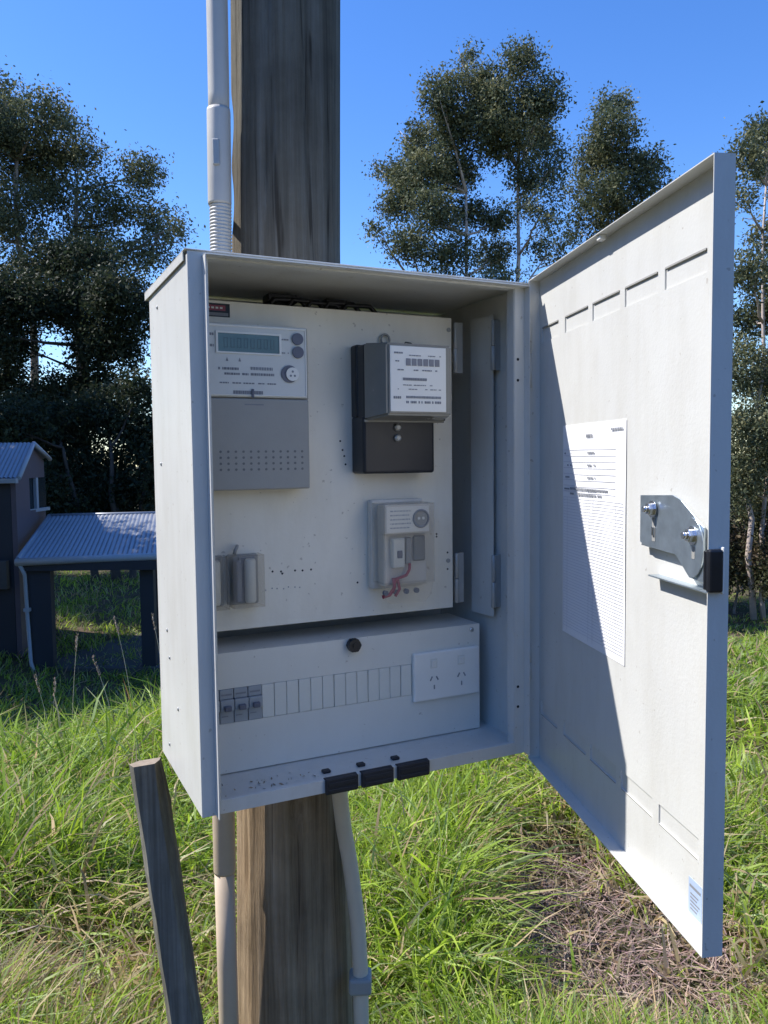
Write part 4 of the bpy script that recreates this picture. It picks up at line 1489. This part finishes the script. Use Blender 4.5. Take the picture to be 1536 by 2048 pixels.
tree('brown and green shrub thicket low at right behind the door', 1450, 27,
     [(1480, 1080, 60, 50), (1540, 1110, 60, 50), (1400, 1080, 90, 60), (1300, 1040, 90, 80), (1190, 1060, 90, 80), (1620, 1090, 80, 60), (1500, 1145, 60, 36), (1570, 1150, 70, 40), (1440, 1140, 60, 40), (1530, 1010, 60, 60), (1490, 960, 40, 60)],
     46000, 0.13, [(0.07, 0.075, 0.035), (0.13, 0.10, 0.06), (0.16, 0.12, 0.08)], M['bark'], 0.07, [(0, 0.8), (-120, 0.8), (50, 0.8), (-220, 0.8)], seed=9, spray=0.2, name='shrub_thicket', cat='shrub')
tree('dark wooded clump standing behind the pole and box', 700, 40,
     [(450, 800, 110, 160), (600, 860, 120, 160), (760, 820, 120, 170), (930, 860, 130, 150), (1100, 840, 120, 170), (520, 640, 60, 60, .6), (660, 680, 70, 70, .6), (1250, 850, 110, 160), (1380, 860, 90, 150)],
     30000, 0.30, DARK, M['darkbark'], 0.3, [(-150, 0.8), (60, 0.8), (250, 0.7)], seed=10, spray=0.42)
# tall trees outside the left of the view: their shade lies over the house and the low ground
tree('tall gum tree left of the house shading its carport', -620, 18.5,
     [(-700, 700, 330, 260), (-560, 420, 280, 240), (-820, 400, 260, 240), (-640, 150, 240, 200)],
     22000, 0.30, GREY, M['bark'], 0.3, [(0, 0.85)], seed=12, spray=0.42)
tree('tall gum tree beyond the left of the house shading the back lawn', -560, 27,
     [(-620, 420, 260, 200), (-440, 280, 240, 180), (-560, 120, 220, 200), (-400, 480, 180, 150)],
     44000, 0.36, GREY, M['bark'], 0.3, [(0, 0.85)], seed=14, spray=0.5)
tree('tall gum tree left of the lower yard shading the grass before the house', -640, 12.5,
     [(-760, 400, 460, 330), (-640, 60, 420, 300), (-1000, 200, 380, 330), (-780, -260, 360, 260)],
     26000, 0.30, GREY, M['bark'], 0.3, [(0, 0.85)], seed=13, spray=0.40)

# distant wood
n = 46000
dx = rng.uniform(-75, 75, n)
dy = rng.uniform(58, 74, n)
prof = 6.5 + 1.8 * np.sin(dx * 0.13 + 1) + 1.3 * np.sin(dx * 0.37) + 0.8 * np.sin(dx * 0.9 + 2)
hz = rng.random(n) ** 0.8 * prof
gc = rng.integers(0, n // 30, n)
cen = np.stack([dx[gc] + rng.normal(0, .55, n), dy[gc] + rng.normal(0, .55, n), -3.4 + hz[gc] + rng.normal(0, .45, n)], 1)
tt = np.array([0.035, 0.048, 0.03]) * rng.uniform(0.7, 1.4, (n, 1))
wd_ = leaf_mesh('distant_wood', cen, 0.55 * rng.uniform(0.7, 1.4, n), tt.astype(np.float32), None, M['leaf'])
tag(wd_, 'dark distant wood closing the view behind all the trees', 'wood', kind='stuff')

# unseen wood added on the near sides to block low sky light
n = 60000
a_ = rng.uniform(math.radians(152), math.radians(388), n // 40)
rad_ = rng.uniform(20, 27, n // 40)
gc = rng.integers(0, n // 40, n)
hh_ = (rng.random(n // 40) ** 0.8) * (4.0 + 1.5 * np.sin(a_ * 9) + 0.8 * np.sin(a_ * 23) + 9.0 * np.clip((math.radians(225) - a_) / math.radians(20), 0, 1))  # taller on the left, darkening the right wall and shaded door
cen = np.stack([np.cos(a_)[gc] * rad_[gc] + rng.normal(0, .8, n), np.sin(a_)[gc] * rad_[gc] + rng.normal(0, .8, n), hh_[gc] + rng.normal(0, .6, n)], 1)
cen = cen[(np.abs(cen[:, 0]) > 0.75 * cen[:, 1] + 4) | (cen[:, 1] < 0)]
tt = np.array([0.045, 0.06, 0.032]) * rng.uniform(0.7, 1.4, (len(cen), 1))
o = leaf_mesh('sky_block_wood', cen, 0.75 * rng.uniform(0.7, 1.4, len(cen)), tt.astype(np.float32), None, M['leaf'])
tag(o, 'unseen wood added around the viewer to cut the sky light', 'wood', kind='stuff')

# ------------------------------------------------------------------ house with carport
def corrugated(mb, p00, p10, p01, p11, pitch=0.1, amp=0.012):
    """sheet whose ribs run from the 0* edge to the 1* edge; p00,p10 = low edge ends, p01,p11 = high edge ends"""
    p00, p10, p01, p11 = map(Vector, (p00, p10, p01, p11))
    L = (p10 - p00).length
    n = int(L / pitch) * 4
    nrm = (p10 - p00).cross(p01 - p00).normalized()
    lo, hi = [], []
    for i in range(n + 1):
        t = i / n
        o_ = nrm * (amp * (1, 0.2, -1, 0.2)[i % 4])
        lo.append(mb.bm.verts.new(p00.lerp(p10, t) + o_))
        hi.append(mb.bm.verts.new(p01.lerp(p11, t) + o_))
    for i in range(n):
        mb.bm.faces.new((lo[i], lo[i + 1], hi[i + 1], hi[i]))


def P3(px, py, y):
    return Vector(at_px(px, py, y))


hs = empty('house', Matrix.Translation((-10.5, 20, float(gz(-10, 20)))), 'dark two storey shed house with blue steel roof at left', 'house', size=1)
HO = Vector((-10.5, 20, float(gz(-10, 20))))
FE = P3(35, 955, 18.3) - HO      # front eave corner at the gable
RG = P3(65, 885, 19.9) - HO
BE = P3(98, 917, 21.4) - HO
xl = -5.5
def lft(v): return Vector((xl, v.y, v.z))
gzl = -0.3
mb = MB()
corrugated(mb, lft(FE), FE, lft(RG), RG)
mb.build('front_roof', M['roof'], hs)
mb = MB()
corrugated(mb, BE, lft(BE), RG, lft(RG))
mb.build('rear_roof', M['roof'], hs)
# gable wall with an opening
gx0 = FE.x - 0.12
mb = MB()
def wallpoly(pts, th=0.12):
    a = [mb.bm.verts.new(p) for p in pts]
    b_ = [mb.bm.verts.new(p + Vector((-th, 0, 0))) for p in pts]
    mb.bm.faces.new(a); mb.bm.faces.new(list(reversed(b_)))
    for i in range(len(pts)):
        j = (i + 1) % len(pts)
        mb.bm.faces.new((a[i], b_[i], b_[j], a[j]))
ey = FE.y + 0.15
by = BE.y - 0.1
bx_ = BE.x - 0.10
def GX(y): return gx0 + (bx_ - gx0) * (y - ey) / (by - ey)
zt = FE.z - 0.05
op0, op1, oz0, oz1 = P3(60, 960, 19.7).y - HO.y, by - 0.18, P3(85, 1018, 20.5).z - HO.z, P3(62, 948, 20.0).z - HO.z - 0.1
def V(y, z): return Vector((GX(y), y, z))
wallpoly([V(ey, gzl), V(op0, gzl), V(op0, oz1), V(op0, RG.z - 0.12), V(RG.y, RG.z - 0.06), V(RG.y, RG.z - 0.06) + Vector((0, -0.01, 0)), V(ey, zt)])
wallpoly([V(op0, oz1), V(by, oz1), V(by, BE.z - 0.05), V(RG.y + 0.01, RG.z - 0.06), V(op0, RG.z - 0.12)])
wallpoly([V(op0, gzl), V(by, gzl), V(by, oz0), V(op0, oz0)])
wallpoly([V(op1, oz0), V(by, oz0), V(by, oz1), V(op1, oz1)])
mb.build('gable_wall', M['wallclad'], hs)
mb = MB()
mb.box(xl, gx0 - 0.13, ey, ey + 0.12, -0.3, zt)
mb.build('front_wall', M['shadeclad'], hs)
mb = MB()
mb.box(xl, bx_ - 0.13, by - 0.1, by, -0.3, BE.z - 0.1)
mb.build('rear_wall', M['shadeclad'], hs)
bay_pane = MB()
ym = (op0 + op1) / 2
bay_pane.box(GX(ym) - 0.10, GX(ym) - 0.07, op0, op1, oz0, oz1)  # dark pane stands in for the shade inside the bay opening
w_ = bay_pane.build('window', M['openingdark'], hs)
mb = MB()
mb.box(GX(ym) - 0.06, GX(ym) + 0.02, ym - 0.06, ym + 0.06, oz0, oz1)
mb.box(GX(ym) - 0.05, GX(ym) + 0.03, op0, op1, oz0 - 0.06, oz0 + 0.02)
mb.build('opening_frame', M['gutter'], w_)
mb = MB()
for (p, q) in ((FE, RG), (RG, BE)):
    mb.tube([p + Vector((0.03, 0, -0.02)), q + Vector((0.03, 0, -0.02))], 0.055, 6)
mb.build('barge_board', M['gutter'], hs)
mb = MB()
mb.box(xl, FE.x + 0.02, FE.y - 0.12, FE.y, FE.z - 0.13, FE.z - 0.02, 0.01)
mb.build('gutter', M['gutter'], hs)
MB().box(xl, gx0 - 0.2, FE.y - 0.05, FE.y + 0.1, P3(0, 1178, 18.3).z - HO.z, P3(0, 1122, 18.3).z - HO.z).build('grey_panel', M['concrete'], hs)

cp = empty('carport', Matrix.Translation(HO), 'carport with corrugated blue roof attached below the dark house', 'carport', size=1)
C0 = P3(37, 1119, 17.4) - HO
C1 = P3(345, 1106, 17.6) - HO
C2 = P3(100, 1032, 20.8) - HO
C3 = P3(352, 1026, 20.9) - HO
mb = MB()
corrugated(mb, C0, C1, C2, C3, pitch=0.105, amp=0.013)
mb.build('roof', M['roof'], cp)
mb = MB()
mb.tube([C0 + Vector((-0.04, -0.05, -0.055)), C1 + Vector((0.02, -0.05, -0.055))], 0.085, 8)
mb.build('gutter', M['gutter'], cp)
mb = MB()
mb.tube([C0 + Vector((-0.02, 0, 0.01)), C2 + Vector((-0.02, 0, 0.01))], 0.05, 6)
mb.tube([C2 + Vector((0, 0.03, 0.01)), C3 + Vector((0, 0.03, 0.01))], 0.05, 6)
mb.build('roof_flashing', M['roof'], cp)
zg = float(gz(-8, 17.5)) - HO.z - 0.1
mb = MB()
dpx = C0.x + 0.10
mb.tube([(dpx - 0.06, C0.y - 0.05, C0.z - 0.10), (dpx, C0.y + 0.05, C0.z - 0.35), (dpx + 0.02, C0.y + 0.05, C0.z - 1.2), (dpx + 0.06, C0.y + 0.05, zg + 0.30), (dpx + 0.17, C0.y - 0.08, zg + 0.14)], 0.042, 10)
mb.build('downpipe', M['gutter'], cp)
MB().box(dpx - 0.04, dpx + 0.09, C0.y, C0.y + 0.10, C0.z - 1.15, C0.z - 1.08).build('pipe_bracket', M['gutter'], cp)
for (xx, yy, w) in ((C0.x + 0.35, C0.y + 0.25, 0.26), (C1.x - 0.62, C1.y + 0.2, 0.15), (C3.x - 0.5, C3.y - 0.3, 0.14)):  # first post widened to fill in the dark shade beside it
    zt_ = C0.z - 0.06 + (yy - C0.y) / (C2.y - C0.y) * (C2.z - C0.z)
    MB().box(xx - w, xx + w, yy - 0.1, yy + 0.1, zg - 0.6, zt_ - 0.06).build('post', M['shadeclad'], cp)
MB().box(C0.x + 0.05, C1.x - 0.1, C0.y + 0.02, C0.y + 0.12, C0.z - 0.26, C0.z - 0.07).build('front_beam', M['shadeclad'], cp)
# concrete slab under the carport
sl = MB().box(C0.x + HO.x, C1.x + HO.x, 17.6, 21.2, float(gz(-7, 17.6)) - 0.3, float(gz(-7, 19.5)) + 0.06).build('carport_slab', M['concrete'])
tag(sl, kind='structure')

# zero-size guard: all top-level empties at unit scale
bpy.context.view_layer.update()
